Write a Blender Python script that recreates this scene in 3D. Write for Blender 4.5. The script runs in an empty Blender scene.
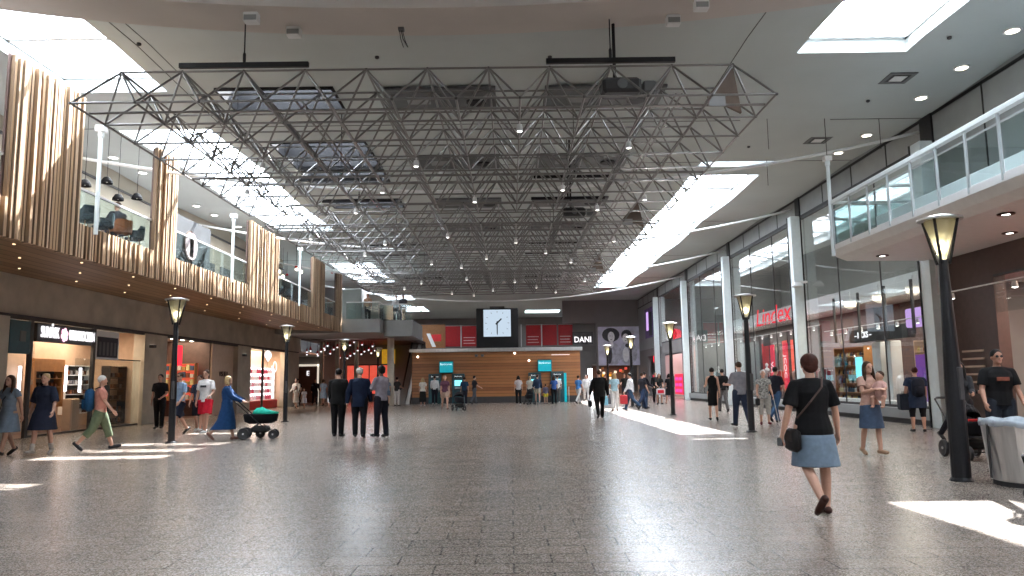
import bpy, math, random
from mathutils import Vector, Matrix
random.seed(7)
sc = bpy.context.scene
COL = sc.collection
PI = math.pi
R = math.radians

# ------------------------------------------------------------------ materials
def newmat(name):
    m = bpy.data.materials.new(name); m.use_nodes = True
    nt = m.node_tree; nt.nodes.clear()
    return m, nt, nt.nodes, nt.links

def mat(name, col, rough=.6, metal=0., var=.12, scale=6., bump=0., spec=.5, sheen=0., emit=None, estr=0., stretch=(1,1,1), coat=0.):
    m, nt, N, L = newmat(name)
    out = N.new('ShaderNodeOutputMaterial'); b = N.new('ShaderNodeBsdfPrincipled')
    L.new(b.outputs[0], out.inputs[0])
    b.inputs['Roughness'].default_value = rough; b.inputs['Metallic'].default_value = metal
    b.inputs['Specular IOR Level'].default_value = spec
    if coat: b.inputs['Coat Weight'].default_value = coat
    tc = N.new('ShaderNodeTexCoord'); mp = N.new('ShaderNodeMapping'); mp.inputs['Scale'].default_value = stretch
    L.new(tc.outputs['Object'], mp.inputs[0])
    nz = N.new('ShaderNodeTexNoise'); nz.inputs['Scale'].default_value = scale; nz.inputs['Detail'].default_value = 4
    L.new(mp.outputs[0], nz.inputs['Vector'])
    rp = N.new('ShaderNodeValToRGB')
    rp.color_ramp.elements[0].position = .3; rp.color_ramp.elements[1].position = .7
    c = col
    rp.color_ramp.elements[0].color = (c[0]*(1-var), c[1]*(1-var), c[2]*(1-var), 1)
    rp.color_ramp.elements[1].color = (min(1,c[0]*(1+var)), min(1,c[1]*(1+var)), min(1,c[2]*(1+var)), 1)
    L.new(nz.outputs['Fac'], rp.inputs[0]); L.new(rp.outputs[0], b.inputs['Base Color'])
    if bump:
        bp = N.new('ShaderNodeBump'); bp.inputs['Strength'].default_value = bump; bp.inputs['Distance'].default_value = .01
        L.new(nz.outputs['Fac'], bp.inputs['Height']); L.new(bp.outputs[0], b.inputs['Normal'])
    if emit:
        b.inputs['Emission Color'].default_value = (*emit, 1); b.inputs['Emission Strength'].default_value = estr
    return m

def emat(name, col, s):
    m, nt, N, L = newmat(name)
    out = N.new('ShaderNodeOutputMaterial'); e = N.new('ShaderNodeEmission')
    e.inputs[0].default_value = (*col, 1); e.inputs[1].default_value = s
    L.new(e.outputs[0], out.inputs[0]); return m

def glassmat(name, tint=(.9,.95,.95), refl=1.0, rough=.0, base=.04):
    m, nt, N, L = newmat(name)
    out = N.new('ShaderNodeOutputMaterial'); t = N.new('ShaderNodeBsdfTransparent'); g = N.new('ShaderNodeBsdfGlossy')
    t.inputs[0].default_value = (*tint, 1); g.inputs['Roughness'].default_value = rough
    g.inputs['Color'].default_value = (1, 1, 1, 1)
    f = N.new('ShaderNodeLayerWeight'); f.inputs[0].default_value = .5
    pw = N.new('ShaderNodeMath'); pw.operation = 'POWER'; pw.inputs[1].default_value = 5; L.new(f.outputs['Facing'], pw.inputs[0])
    ma = N.new('ShaderNodeMath'); ma.operation = 'MULTIPLY_ADD'; ma.inputs[1].default_value = refl; ma.inputs[2].default_value = base*refl
    ma.use_clamp = True
    mx = N.new('ShaderNodeMixShader'); L.new(pw.outputs[0], ma.inputs[0]); L.new(ma.outputs[0], mx.inputs[0])
    L.new(t.outputs[0], mx.inputs[1]); L.new(g.outputs[0], mx.inputs[2]); L.new(mx.outputs[0], out.inputs[0])
    return m

def floormat():
    m, nt, N, L = newmat('granite floor tiles')
    out = N.new('ShaderNodeOutputMaterial'); b = N.new('ShaderNodeBsdfPrincipled'); L.new(b.outputs[0], out.inputs[0])
    tc = N.new('ShaderNodeTexCoord')
    v = N.new('ShaderNodeTexVoronoi'); v.inputs['Scale'].default_value = 95; L.new(tc.outputs['Object'], v.inputs['Vector'])
    rp = N.new('ShaderNodeValToRGB'); e = rp.color_ramp.elements
    e[0].position = 0; e[0].color = (.135,.113,.098,1); e[1].position = 1; e[1].color = (.34,.29,.25,1)
    e2 = rp.color_ramp.elements.new(.45); e2.color = (.23,.195,.168,1)
    sp = N.new('ShaderNodeSeparateColor'); L.new(v.outputs['Color'], sp.inputs[0]); L.new(sp.outputs[0], rp.inputs[0])
    # big patches
    nz = N.new('ShaderNodeTexNoise'); nz.inputs['Scale'].default_value = .45; nz.inputs['Detail'].default_value = 5
    L.new(tc.outputs['Object'], nz.inputs['Vector'])
    rp2 = N.new('ShaderNodeValToRGB'); rp2.color_ramp.elements[0].position=.3; rp2.color_ramp.elements[1].position=.7
    rp2.color_ramp.elements[0].color = (.8,.8,.8,1); rp2.color_ramp.elements[1].color = (1.12,1.08,1.04,1)
    L.new(nz.outputs['Fac'], rp2.inputs[0])
    mu = N.new('ShaderNodeMix'); mu.data_type='RGBA'; mu.blend_type='MULTIPLY'; mu.inputs[0].default_value=1
    L.new(rp.outputs[0], mu.inputs[6]); L.new(rp2.outputs[0], mu.inputs[7])
    # tiles: random tint per tile and dark joints
    br = N.new('ShaderNodeTexBrick'); br.inputs['Scale'].default_value = 1; br.inputs['Brick Width'].default_value = .62
    br.inputs['Row Height'].default_value = .31; br.inputs['Mortar Size'].default_value = .009; br.inputs['Mortar Smooth'].default_value=.2
    br.inputs['Color1'].default_value = (.88,.88,.88,1); br.inputs['Color2'].default_value = (1.1,1.1,1.1,1); br.inputs['Mortar'].default_value=(.3,.28,.26,1)
    L.new(tc.outputs['Object'], br.inputs['Vector'])
    mu2 = N.new('ShaderNodeMix'); mu2.data_type='RGBA'; mu2.blend_type='MULTIPLY'; mu2.inputs[0].default_value=1
    L.new(mu.outputs[2], mu2.inputs[6]); L.new(br.outputs['Color'], mu2.inputs[7]); L.new(mu2.outputs[2], b.inputs['Base Color'])
    mr = N.new('ShaderNodeMapRange'); mr.inputs[3].default_value = .18; mr.inputs[4].default_value = .33
    L.new(sp.outputs[1], mr.inputs[0]); L.new(mr.outputs[0], b.inputs['Roughness'])
    bp = N.new('ShaderNodeBump'); bp.inputs['Strength'].default_value=.3; bp.inputs['Distance'].default_value=.003; bp.invert=True
    n2 = N.new('ShaderNodeTexNoise'); n2.inputs['Scale'].default_value = 3.2; L.new(tc.outputs['Object'], n2.inputs['Vector'])
    ad = N.new('ShaderNodeMath'); ad.operation='ADD'; L.new(br.outputs['Fac'], ad.inputs[0]); L.new(n2.outputs['Fac'], ad.inputs[1])
    L.new(ad.outputs[0], bp.inputs['Height']); L.new(bp.outputs[0], b.inputs['Normal'])
    b.inputs['Specular IOR Level'].default_value = .36
    return m

def woodmat(name, c1, c2, axis='z', pitch=.1, rough=.55, nzw=1.):
    """wood whose boards (pitch wide along one axis) each get their own tint, with grain along the board"""
    m, nt, N, L = newmat(name)
    out = N.new('ShaderNodeOutputMaterial'); b = N.new('ShaderNodeBsdfPrincipled'); L.new(b.outputs[0], out.inputs[0])
    b.inputs['Roughness'].default_value = rough
    tc = N.new('ShaderNodeTexCoord'); s = N.new('ShaderNodeSeparateXYZ'); L.new(tc.outputs['Object'], s.inputs[0])
    idx = {'x':0,'y':1,'z':2}[axis]
    dv = N.new('ShaderNodeMath'); dv.operation='DIVIDE'; dv.inputs[1].default_value=pitch; L.new(s.outputs[idx], dv.inputs[0])
    fl = N.new('ShaderNodeMath'); fl.operation='FLOOR'; L.new(dv.outputs[0], fl.inputs[0])
    wn = N.new('ShaderNodeTexWhiteNoise'); wn.noise_dimensions='1D'; L.new(fl.outputs[0], wn.inputs['W'])
    mp = N.new('ShaderNodeMapping'); st=[3,3,3]
    if axis=='y': st=[8,14,1.2]
    elif axis=='z': st=[1.2,8,14]
    elif axis=='x': st=[14,1.0,8]
    mp.inputs['Scale'].default_value = st; L.new(tc.outputs['Object'], mp.inputs[0])
    nz = N.new('ShaderNodeTexNoise'); nz.inputs['Scale'].default_value=1.5; nz.inputs['Detail'].default_value=5; L.new(mp.outputs[0], nz.inputs['Vector'])
    ad = N.new('ShaderNodeMath'); ad.operation='MULTIPLY_ADD'; ad.inputs[1].default_value=nzw; L.new(nz.outputs['Fac'], ad.inputs[0]); L.new(wn.outputs['Value'], ad.inputs[2])
    mr = N.new('ShaderNodeMapRange'); mr.inputs[1].default_value=.3; mr.inputs[2].default_value=1.7; L.new(ad.outputs[0], mr.inputs[0])
    rp = N.new('ShaderNodeValToRGB'); rp.color_ramp.elements[0].color=(*c1,1); rp.color_ramp.elements[1].color=(*c2,1)
    L.new(mr.outputs[0], rp.inputs[0]); 
    # dark joint
    fr = N.new('ShaderNodeMath'); fr.operation='FRACT'; L.new(dv.outputs[0], fr.inputs[0])
    gt = N.new('ShaderNodeMath'); gt.operation='LESS_THAN'; gt.inputs[1].default_value=.10; L.new(fr.outputs[0], gt.inputs[0])
    mx = N.new('ShaderNodeMix'); mx.data_type='RGBA'; L.new(gt.outputs[0], mx.inputs[0]); L.new(rp.outputs[0], mx.inputs[6])
    mx.inputs[7].default_value=(c1[0]*.35,c1[1]*.35,c1[2]*.35,1)
    L.new(mx.outputs[2], b.inputs['Base Color'])
    return m

M = {}
M['floor'] = floormat()
M['ceil'] = mat('painted ceiling', (.50,.545,.54), .8, var=.05, scale=.5)
M['ceil_beam'] = mat('painted beam', (.56,.52,.49), .8, var=.06, scale=.7)
M['joint'] = mat('dark joint', (.12,.12,.12), .8)
M['wall'] = mat('beige stone wall', (.44,.39,.32), .75, var=.18, scale=1.3, bump=.1)
M['upwall'] = mat('beige plaster', (.42,.38,.31), .8, var=.06, scale=1)
M['greywall'] = mat('grey plaster', (.20,.185,.185), .8, var=.07, scale=1)
M['panelgrey'] = mat('grey facade panel', (.27,.28,.28), .6, var=.08, scale=1.5)
M['railpaint'] = mat('grey railing paint', (.42,.46,.47), .4, var=.04)
M['white'] = mat('white paint', (.75,.76,.76), .5, var=.03)
M['colblue'] = mat('pale painted column', (.74,.81,.82), .45, var=.04)
M['steel'] = mat('brushed steel', (.62,.62,.62), .32, .9, var=.1, scale=20, stretch=(1,1,.05))
M['strut'] = mat('galvanised tube', (.22,.215,.21), .33, .75, var=.12, scale=8)
M['node'] = mat('dark steel joint', (.10,.10,.10), .4, .6)
M['black'] = mat('black metal', (.012,.012,.014), .5, .1, spec=.3)
M['blackp'] = mat('black plastic', (.02,.02,.022), .5)
M['dark'] = mat('dark panel', (.045,.043,.045), .6)
M['brown'] = mat('dark brown panel', (.075,.042,.034), .55, var=.15)
M['liner'] = mat('black sun slot lining', (.012,.012,.014), .8)  # kept black so the added sun slots look like dark panels
M['duct'] = mat('dark grey ceiling panel', (.115,.12,.125), .5, .3, var=.15, scale=2)
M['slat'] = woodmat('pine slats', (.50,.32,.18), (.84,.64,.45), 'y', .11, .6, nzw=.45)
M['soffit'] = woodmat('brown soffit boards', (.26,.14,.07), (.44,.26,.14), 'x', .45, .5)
M['boxwood'] = woodmat('warm wood cladding', (.20,.072,.022), (.42,.17,.055), 'z', .20, .42)
M['glass'] = glassmat('shop glass', (.90,.93,.93), 1.0)
M['railglass'] = glassmat('railing glass', (.80,.88,.88), 1.0)
M['skyglass'] = glassmat('roof glazing', (.95,.97,1), .5)
M['opal'] = None
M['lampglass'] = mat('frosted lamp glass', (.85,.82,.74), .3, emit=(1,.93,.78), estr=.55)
def coneglass():
    m, nt, N, L = newmat('lamp cone glass')
    out = N.new('ShaderNodeOutputMaterial'); t = N.new('ShaderNodeBsdfTransparent'); d = N.new('ShaderNodeBsdfTranslucent'); g = N.new('ShaderNodeBsdfGlossy')
    t.inputs[0].default_value=(.95,.92,.82,1); d.inputs[0].default_value=(.9,.86,.66,1); g.inputs['Roughness'].default_value=.15
    a = N.new('ShaderNodeMixShader'); a.inputs[0].default_value=.5; b = N.new('ShaderNodeMixShader'); b.inputs[0].default_value=.12
    L.new(t.outputs[0],a.inputs[1]); L.new(d.outputs[0],a.inputs[2]); L.new(a.outputs[0],b.inputs[1]); L.new(g.outputs[0],b.inputs[2]); L.new(b.outputs[0],out.inputs[0]); return m
M['coneglass'] = coneglass()
def opalmat():
    m, nt, N, L = newmat('opal sun trim sheet')
    out = N.new('ShaderNodeOutputMaterial'); t = N.new('ShaderNodeBsdfTranslucent'); t.inputs[0].default_value=(.9,.9,.9,1); L.new(t.outputs[0],out.inputs[0]); return m
M['opal'] = opalmat()
M['lampon'] = emat('lamp glow', (1,.93,.78), 14)
M['pin'] = emat('dim warm pin light', (1,.75,.42), 2.2)
M['mattblack'] = mat('matt black shade', (.012,.012,.013), .9, spec=.1)
M['spot'] = emat('downlight glow', (1,.9,.72), 9)
M['spotw'] = emat('white spot glow', (1,.97,.92), 7)
M['tube'] = emat('light tube', (1,.94,.98), 4)
M['signw'] = emat('white sign letters', (1,.97,1), 1.25)
M['signp'] = emat('pink sign flower', (1,.55,.72), 1.8)
M['signr'] = emat('red sign letters', (1,.03,.05), 1.6)
M['redlit'] = mat('red lit banner', (.75,.02,.06), .5, emit=(1,.03,.09), estr=.4)
M['redban'] = mat('red banner cloth', (.42,.008,.014), .6)
M['red'] = mat('red board', (.55,.012,.018), .5)
M['redtext'] = mat('pale print', (.85,.6,.6), .5)
M['pinklit'] = emat('pink light panel', (1,.07,.33), 1.3)
M['teal'] = mat('teal screen sign', (.0,.30,.36), .35, emit=(0,.42,.52), estr=.45)
M['tealdark'] = mat('dark teal poster', (.015,.07,.085), .4)
M['tealtxt'] = mat('sign white', (.9,.95,.95), .4, emit=(.8,1,1), estr=.6)
M['screen'] = emat('lit cyan screen', (.25,.85,1), 1.4)
M['clock'] = emat('clock face', (.66,.80,.95), .75)
M['warmwall'] = mat('warm cream shop wall', (.55,.40,.30), .7, var=.05)
M['shopfloor'] = mat('brown shop floor', (.13,.075,.055), .3)
M['purple'] = mat('purple panel', (.16,.04,.30), .5, emit=(.3,.08,.6), estr=.25)
M['lilac'] = emat('lilac light box', (.72,.45,.95), .9)
M['tri'] = mat('brown triangle board', (.10,.07,.05), .6)
M['orange'] = mat('orange wood panel', (.38,.17,.06), .5)
M['yellow'] = mat('yellow board', (.7,.42,.02), .5, emit=(1,.6,.03), estr=.25)
M['posterbg'] = mat('poster grey violet', (.62,.61,.74), .5, var=.25, scale=1.2)
M['posterdk'] = mat('poster black', (.02,.02,.03), .5)
M['postermd'] = mat('poster mid grey', (.5,.5,.58), .5, var=.3, scale=3)
M['posterlt'] = mat('poster light', (.9,.9,.95), .5, var=.15, scale=4)
M['violet'] = mat('violet poster', (.12,.06,.26), .5, var=.6, scale=1.6)
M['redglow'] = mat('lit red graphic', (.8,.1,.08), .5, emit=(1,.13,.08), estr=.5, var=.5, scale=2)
M['green'] = mat('green banner', (.05,.16,.12), .5)
M['skin'] = mat('skin', (.46,.255,.18), .5, var=.05)
M['skintan'] = mat('tanned skin', (.36,.18,.12), .5, var=.05)
M['skindk'] = mat('dark skin', (.11,.055,.038), .5, var=.05)
M['lip'] = mat('lips', (.32,.09,.08), .4)
M['eye'] = mat('dark eye', (.02,.015,.012), .2)

_fab = {}
def fab(c, rough=.85, var=.14, scale=14):
    k = tuple(round(x,3) for x in c)+(rough,var,scale)
    if k not in _fab: _fab[k] = mat('fabric %d' % len(_fab), tuple(x*.88 for x in c), rough, var=var, scale=scale, spec=.15)
    return _fab[k]

# ------------------------------------------------------------------ mesh builder
class MB:
    def __init__(s): s.v=[]; s.f=[]; s.mi=[]; s.m=0
    def quad(s,a,b,c,d):
        n=len(s.v); s.v+= [tuple(a),tuple(b),tuple(c),tuple(d)]; s.f.append((n,n+1,n+2,n+3)); s.mi.append(s.m); return s
    def box(s,x0,y0,z0,x1,y1,z1,rot=0,c=None,bev=0.):
        if x0>x1:x0,x1=x1,x0
        if y0>y1:y0,y1=y1,y0
        if z0>z1:z0,z1=z1,z0
        n=len(s.v)
        if bev>0:
            b=min(bev,(x1-x0)*.45,(y1-y0)*.45,(z1-z0)*.45)
            lay=[(z0,b),(z0+b,0),(z1-b,0),(z1,b)]; P=[]
            for z,i in lay:
                P.append([(x0+b+i*.6,y0+i*.99,z),(x1-b-i*.6,y0+i*.99,z),(x1-i*.99,y0+b+i*.6,z),(x1-i*.99,y1-b-i*.6,z),(x1-b-i*.6,y1-i*.99,z),(x0+b+i*.6,y1-i*.99,z),(x0+i*.99,y1-b-i*.6,z),(x0+i*.99,y0+b+i*.6,z)])
            pts=[p for l in P for p in l]
            fs=[tuple(reversed(range(8))),tuple(range(24,32))]
            for k in range(3):
                for j in range(8): fs.append((k*8+j,k*8+(j+1)%8,(k+1)*8+(j+1)%8,(k+1)*8+j))
        else:
            pts=[(x0,y0,z0),(x1,y0,z0),(x1,y1,z0),(x0,y1,z0),(x0,y0,z1),(x1,y0,z1),(x1,y1,z1),(x0,y1,z1)]
            fs=[(3,2,1,0),(4,5,6,7),(0,1,5,4),(1,2,6,5),(2,3,7,6),(3,0,4,7)]
        if rot:
            cx,cy=c if c else ((x0+x1)/2,(y0+y1)/2); cs,sn=math.cos(rot),math.sin(rot)
            pts=[(cx+(x-cx)*cs-(y-cy)*sn, cy+(x-cx)*sn+(y-cy)*cs, z) for x,y,z in pts]
        s.v+=pts
        for f in fs: s.f.append(tuple(n+i for i in f)); s.mi.append(s.m)
        return s
    def loft(s, rings, cap=True):
        n=len(s.v); k=len(rings[0])
        for r in rings: s.v+=[tuple(p) for p in r]
        for i in range(len(rings)-1):
            for j in range(k):
                s.f.append((n+i*k+j,n+i*k+(j+1)%k,n+(i+1)*k+(j+1)%k,n+(i+1)*k+j)); s.mi.append(s.m)
        if cap:
            s.f.append(tuple(n+j for j in reversed(range(k)))); s.mi.append(s.m)
            s.f.append(tuple(n+(len(rings)-1)*k+j for j in range(k))); s.mi.append(s.m)
        return s
    def tube(s,pts,rad,seg=8,cap=True):
        pts=[Vector(p) for p in pts]; n=len(pts)
        rad=rad if isinstance(rad,(list,tuple)) else [rad]*n
        rings=[]; prev=None
        for i,p in enumerate(pts):
            d=(pts[min(i+1,n-1)]-pts[max(i-1,0)])
            if d.length<1e-9: d=Vector((0,0,1))
            d.normalize()
            if prev is None:
                a=Vector((1,0,0)) if abs(d.x)<.9 else Vector((0,1,0)); u=(a-d*a.dot(d)).normalized()
            else:
                u=(prev-d*prev.dot(d)).normalized()
            prev=u; w=d.cross(u)
            rings.append([p+(u*math.cos(2*PI*j/seg)+w*math.sin(2*PI*j/seg))*rad[i] for j in range(seg)])
        return s.loft(rings,cap)
    def lathe(s,prof,c=(0,0,0),seg=20,axis='z'):
        rings=[]
        for r,z in prof:
            ring=[]
            for j in range(seg):
                a=2*PI*j/seg; x,y=max(r,1e-4)*math.cos(a),max(r,1e-4)*math.sin(a)
                if axis=='z': q=(c[0]+x,c[1]+y,c[2]+z)
                elif axis=='x': q=(c[0]+z,c[1]+x,c[2]+y)
                else: q=(c[0]+y,c[1]+z,c[2]+x)
                ring.append(q)
            rings.append(ring)
        return s.loft(rings)
    def ell(s,c,r,seg=14,rings=9,rotx=0.):
        c=Vector(c); R_=Matrix.Rotation(rotx,3,'X'); L=[]
        for i in range(rings+1):
            t=-PI/2+PI*i/rings; cz=math.sin(t); cr=max(math.cos(t),1e-3)
            L.append([c+R_@Vector((r[0]*cr*math.cos(2*PI*j/seg), r[1]*cr*math.sin(2*PI*j/seg), r[2]*cz)) for j in range(seg)])
        return s.loft(L)
    def limb(s,pts,rad,seg=12):
        s.tube(pts,rad,seg)
        for p,r in zip(pts,rad): s.ell(p,(r,r,r),seg,7)
        return s
    def prism(s,poly,z0,z1,fn=None):
        f=fn or (lambda x,y,z:(x,y,z)); n=len(poly)
        return s.loft([[f(x,y,z0) for x,y in poly],[f(x,y,z1) for x,y in poly]])
    def build(s,name,m,parent=None,smooth=False,loc=None):
        me=bpy.data.meshes.new(name); me.from_pydata(s.v,[],s.f)
        ms=m if isinstance(m,(list,tuple)) else [m]
        for x in ms: me.materials.append(x)
        if len(ms)>1: me.polygons.foreach_set('material_index',s.mi)
        if smooth: me.polygons.foreach_set('use_smooth',[True]*len(me.polygons))
        me.update()
        o=bpy.data.objects.new(name,me); COL.objects.link(o)
        if parent: o.parent=parent
        if loc: o.location=loc
        return o

def tag(o,label=None,cat=None,group=None,kind=None):
    if label: o['label']=label
    if cat: o['category']=cat
    if group: o['group']=group
    if kind: o['kind']=kind
    return o
def empty(name,loc=(0,0,0),rz=0,label=None,cat=None,group=None,scale=1.):
    o=bpy.data.objects.new(name,None); COL.objects.link(o); o.location=loc; o.rotation_euler=(0,0,rz); o.scale=(scale,)*3
    o.empty_display_size=.1
    return tag(o,label,cat,group)
def struct(name,mb,m,parent=None,**k):
    o=mb.build(name,m,parent,**k)
    if not parent: o['kind']='structure'
    return o
def copy_tree(o,parent=None):
    c=o.copy(); COL.objects.link(c); c.parent=parent
    for ch in list(o.children): copy_tree(ch,c)
    return c
DG=None
def text(name,s,m,size,loc,rot,parent=None,ext=.01,align='CENTER',sx=1.,shear=0.,off=0.):
    """flat letters as a mesh; rot is an euler"""
    cu=bpy.data.curves.new(name,'FONT'); cu.body=s; cu.size=size; cu.extrude=ext; cu.align_x=align; cu.align_y='CENTER'; cu.shear=shear; cu.offset=off
    cu.resolution_u=3
    t=bpy.data.objects.new(name,cu); COL.objects.link(t)
    bpy.context.view_layer.update()
    me=bpy.data.meshes.new_from_object(t.evaluated_get(bpy.context.evaluated_depsgraph_get()))
    bpy.data.objects.remove(t)
    me.materials.clear(); me.materials.append(m)
    o=bpy.data.objects.new(name,me); COL.objects.link(o)
    o.scale=(sx,1,1); o.rotation_euler=rot; o.location=loc
    if parent: o.parent=parent
    return o
FACE_PX=(R(90),0,R(90))     # letters on a left wall, read by someone looking towards -X
FACE_NX=(R(90),0,R(-90))    # letters on a right wall
FACE_NY=(R(90),0,0)         # letters facing the camera

def area(name,loc,rot,sx,sy,power,col=(1,.9,.78)):
    l=bpy.data.lights.new(name,'AREA'); l.shape='RECTANGLE'; l.size=sx; l.size_y=sy; l.energy=power; l.color=col
    o=bpy.data.objects.new(name,l); COL.objects.link(o); o.location=loc; o.rotation_euler=rot; return o
SKY=17.0; SUN=40.; EXPO=0.25
# ------------------------------------------------------------------ room shell
XL,XR=-14.0,12.0          # the two shop fronts
Y0,Y1=-14.0,88.0
ZC=8.8; ZT=9.25
struct('floor',MB().box(-19,Y0,-.3,19,Y1,0),M['floor'])

# ceiling: shallow transverse folds; left open at the roof lights and the added sun slots
FOLD=[Y0,-3.9,1.0,5.95,10.9,15.8,20.8,25.4,30.6,35.4,40.4,45.3,50.3,55.2,60.3,66,72,80,Y1]
def zc(y):
    for i in range(len(FOLD)-1):
        if FOLD[i]<=y<=FOLD[i+1]+1e-6:
            t=(y-FOLD[i])/(FOLD[i+1]-FOLD[i]); a=ZC+(.14 if i%2 else 0); b=ZC+(.14 if (i+1)%2 else 0)
            return a+(b-a)*t
    return ZC
ceil=MB()
def cstrip(x0,x1,open_=(),top0=None):
    """solid ceiling between x0 and x1 with gaps (ya,yb)"""
    cuts=sorted(set([Y0,Y1]+[y for o in open_ for y in o]+FOLD))
    for a,b in zip(cuts,cuts[1:]):
        mid=(a+b)/2
        if any(o[0]<mid<o[1] for o in open_): continue
        za,zb=zc(a+1e-4) if a>Y0 else ZC, zc(b-1e-4)
        n=len(ceil.v)
        ceil.v+=[(x0,a,za),(x1,a,za),(x1,b,zb),(x0,b,zb),(x0 if top0 is None else top0,a,ZT),(x1,a,ZT),(x1,b,ZT),(x0 if top0 is None else top0,b,ZT)]
        for f in [(0,1,2,3),(7,6,5,4),(0,4,5,1),(1,5,6,2),(2,6,7,3),(3,7,4,0)]: ceil.f.append(tuple(n+i for i in f)); ceil.mi.append(0)
SKL=[(-10,6.5),(9.5,18.3),(21.0,36.2),(46.5,56),(64,68),(74,80)]
SKR=[(-10,6.2),(8.0,16.6),(25.4,26.0),(27.0,60.0)]
SUN_SLOTS=[(18.1,19.6),(22.4,23.9),(24.0,25.5),(25.75,27.2),(29.6,31.1)]  # left ceiling panels opened, and slots added, to throw sun on the floor
cstrip(-19,-11.3); cstrip(-11.3,-8.66,SKL); cstrip(-8.66,-7.4,(),-8.45); cstrip(-7.4,-4.4,SUN_SLOTS); cstrip(-4.4,1.6); cstrip(1.6,5.4,[(80,83)]); cstrip(5.4,6.75); cstrip(6.75,9.3,SKR); cstrip(9.3,19)
struct('ceiling',ceil,M['ceil'])
# roof lights: glazing bars and glass at the top of each well
wn=0
def rooflight(x0,x1,a,b,pitch,hw=.06):
    global wn
    wn+=1
    fr=MB(); n=max(1,round((b-a)/pitch))
    fr.box(x0,a,ZT-.02,x0+.05,b,ZT+.06); fr.box(x1-.05,a,ZT-.02,x1,b,ZT+.06)
    for k in range(n+1):
        y=a+(b-a)*k/n; fr.box(x0,y-hw,ZT-.02,x1,y+hw,ZT+.07)
    w=struct('window_%d'%wn,fr,M['white'])
    MB().box(x0+.03,a,ZT+.02,x1-.03,b,ZT+.03).build('glass_pane',M['skyglass'],w)
for a,b in SKL: rooflight(-11.3,-8.42,a,b,2.4)
for a,b in SKR:
    rooflight(6.75,9.3,a,b,3.3,.13); MB().box(8.25,a,ZT-.01,9.28,b,ZT+.0).build('sun_trim_sheet',M['opal'],bpy.data.objects['window_%d'%wn])  # opal sheet added to narrow the sun patches on the floor
rooflight(1.6,5.4,80,83,1.5)
for i,(a,b) in enumerate(SUN_SLOTS):  # glazed wells of the added sun slots
    o=MB(); zz=min(zc(a),zc(b)); zt=ZT+.42
    o.box(-7.4,a,zz-.03,-7.34,b,zt); o.box(-4.46,a,zz-.03,-4.4,b,zt); o.box(-7.34,a,zz-.03,-4.46,a+.06,zt); o.box(-7.34,b-.06,zz-.03,-4.46,b,zt)
    wn+=1; w=struct('window_%d'%wn,o,M['liner']); MB().box(-7.4,a,zt,-4.4,b,zt+.02).build('glass_pane',M['skyglass'],w)
# ceiling joints: thin dark battens along and across
jt=MB()
for y in (20.8,25.4,35.4,45.3,55.2):
    for (x0,x1) in ((-8.7,-4.4) if y in(25.4,) else (-13.9,-11.3),(-8.7,6.7),(9.3,12)): jt.box(x0,y-.012,zc(y)-.012,x1,y+.012,zc(y)+.02)
for x in (-7.9,5.35,-8.2):
    for i in range(len(FOLD)-1):
        a,b=FOLD[i],FOLD[i+1]
        if b<14.4 or a>60: continue
        jt.tube([(x,a,zc(a+1e-4)),(x,b,zc(b-1e-4))],.013,4)
struct('trim_1',jt,M['joint'])

# outer walls
struct('wall_back',MB().box(-19,Y1,0,8.2,Y1+.3,ZT).box(9.9,Y1,0,19,Y1+.3,ZT).box(8.2,Y1,2.7,9.9,Y1+.3,ZT).box(8.2,Y1,0,9.0,Y1+.3,2.7),M['greywall'])
struct('wall_side_left',MB().box(-19,Y0,0,-18.6,Y1,ZT),M['greywall'])
struct('wall_side_right',MB().box(18.6,Y0,0,19,Y1,ZT),M['greywall'])
struct('wall_front',MB().box(-19,Y0-.3,0,19,Y0,ZT),M['greywall'])
# right-hand end block holding the big poster (faces the camera at Y=70)
eb=MB(); eb.box(8.0,70,2.75,XR,70.4,ZC+.3); eb.box(8.0,70,0,8.2,70.4,2.75); eb.box(11.8,70,0,XR,70.4,2.75); eb.box(8.0,70.4,2.75,XR,74,2.95); eb.box(4.9,70,6.7,8.0,70.4,ZC+.3)
struct('wall_end',eb,M['greywall'])
# left building: upper wall and lower stone front with shop openings
lw=MB()
lw.box(-14.25,Y0,3.40,XL,50,4.7)                     # stone band over the shops
PIER=[(10.2,11.2),(19.0,20.72),(28.45,30.3),(38.2,40.1),(46.6,49.2)]
for a,b in PIER: lw.box(-14.3,a,0,XL+.12,b,3.42)
lw.box(-14.25,Y0,0,XL,3,3.42)
struct('wall_left',lw,M['wall'])
struct('wall_left_upper',MB().box(-14.2,Y0,4.7,-13.8,45,ZT),M['upwall'])
struct('trim_2',MB().box(-13.8,Y0,8.3,-13.72,45,8.36),M['joint'])
# header dropped below the band (grey steel lintel)
struct('trim_3',MB().box(-13.98,Y0,3.36,-13.9,49.2,3.5),M['dark'])

# right building
PX=[(20.4,20.95),(30.2,30.6),(40.2,40.6),(50.2,50.6),(60.2,60.6)]
rw=MB()
rw.box(XR,20.6,8.0,XR+.35,70,ZT)                      # fascia above glass
for y in (20.6,23.1,25.6,28.0,30.4,32.8,35.4,37.9,40.4,42.9,45.4,47.9,50.4,52.9,55.4,57.9,60.4,65): pass
struct('wall_right',rw,M['panelgrey'])
fj=MB()
y=20.6
while y<70: fj.box(XR-.02,y-.02,8.0,XR,y+.02,8.8); y+=2.45
fj.box(XR-.03,20.6,7.93,XR+.02,70,8.02); fj.box(XR-.03,20.6,8.72,XR+.01,70,8.80)
for a,b in PX: fj.box(XR-.06,a-.02,7.95,XR-.005,b+.02,8.8)
y=18.15
while y>6: fj.box(XR-.02,y-.02,5.1,XR,y+.02,8.8); y-=2.45
fj.box(XR-.03,Y0,8.72,XR+.01,20.6,8.80)
struct('trim_4',fj,M['black'])
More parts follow.
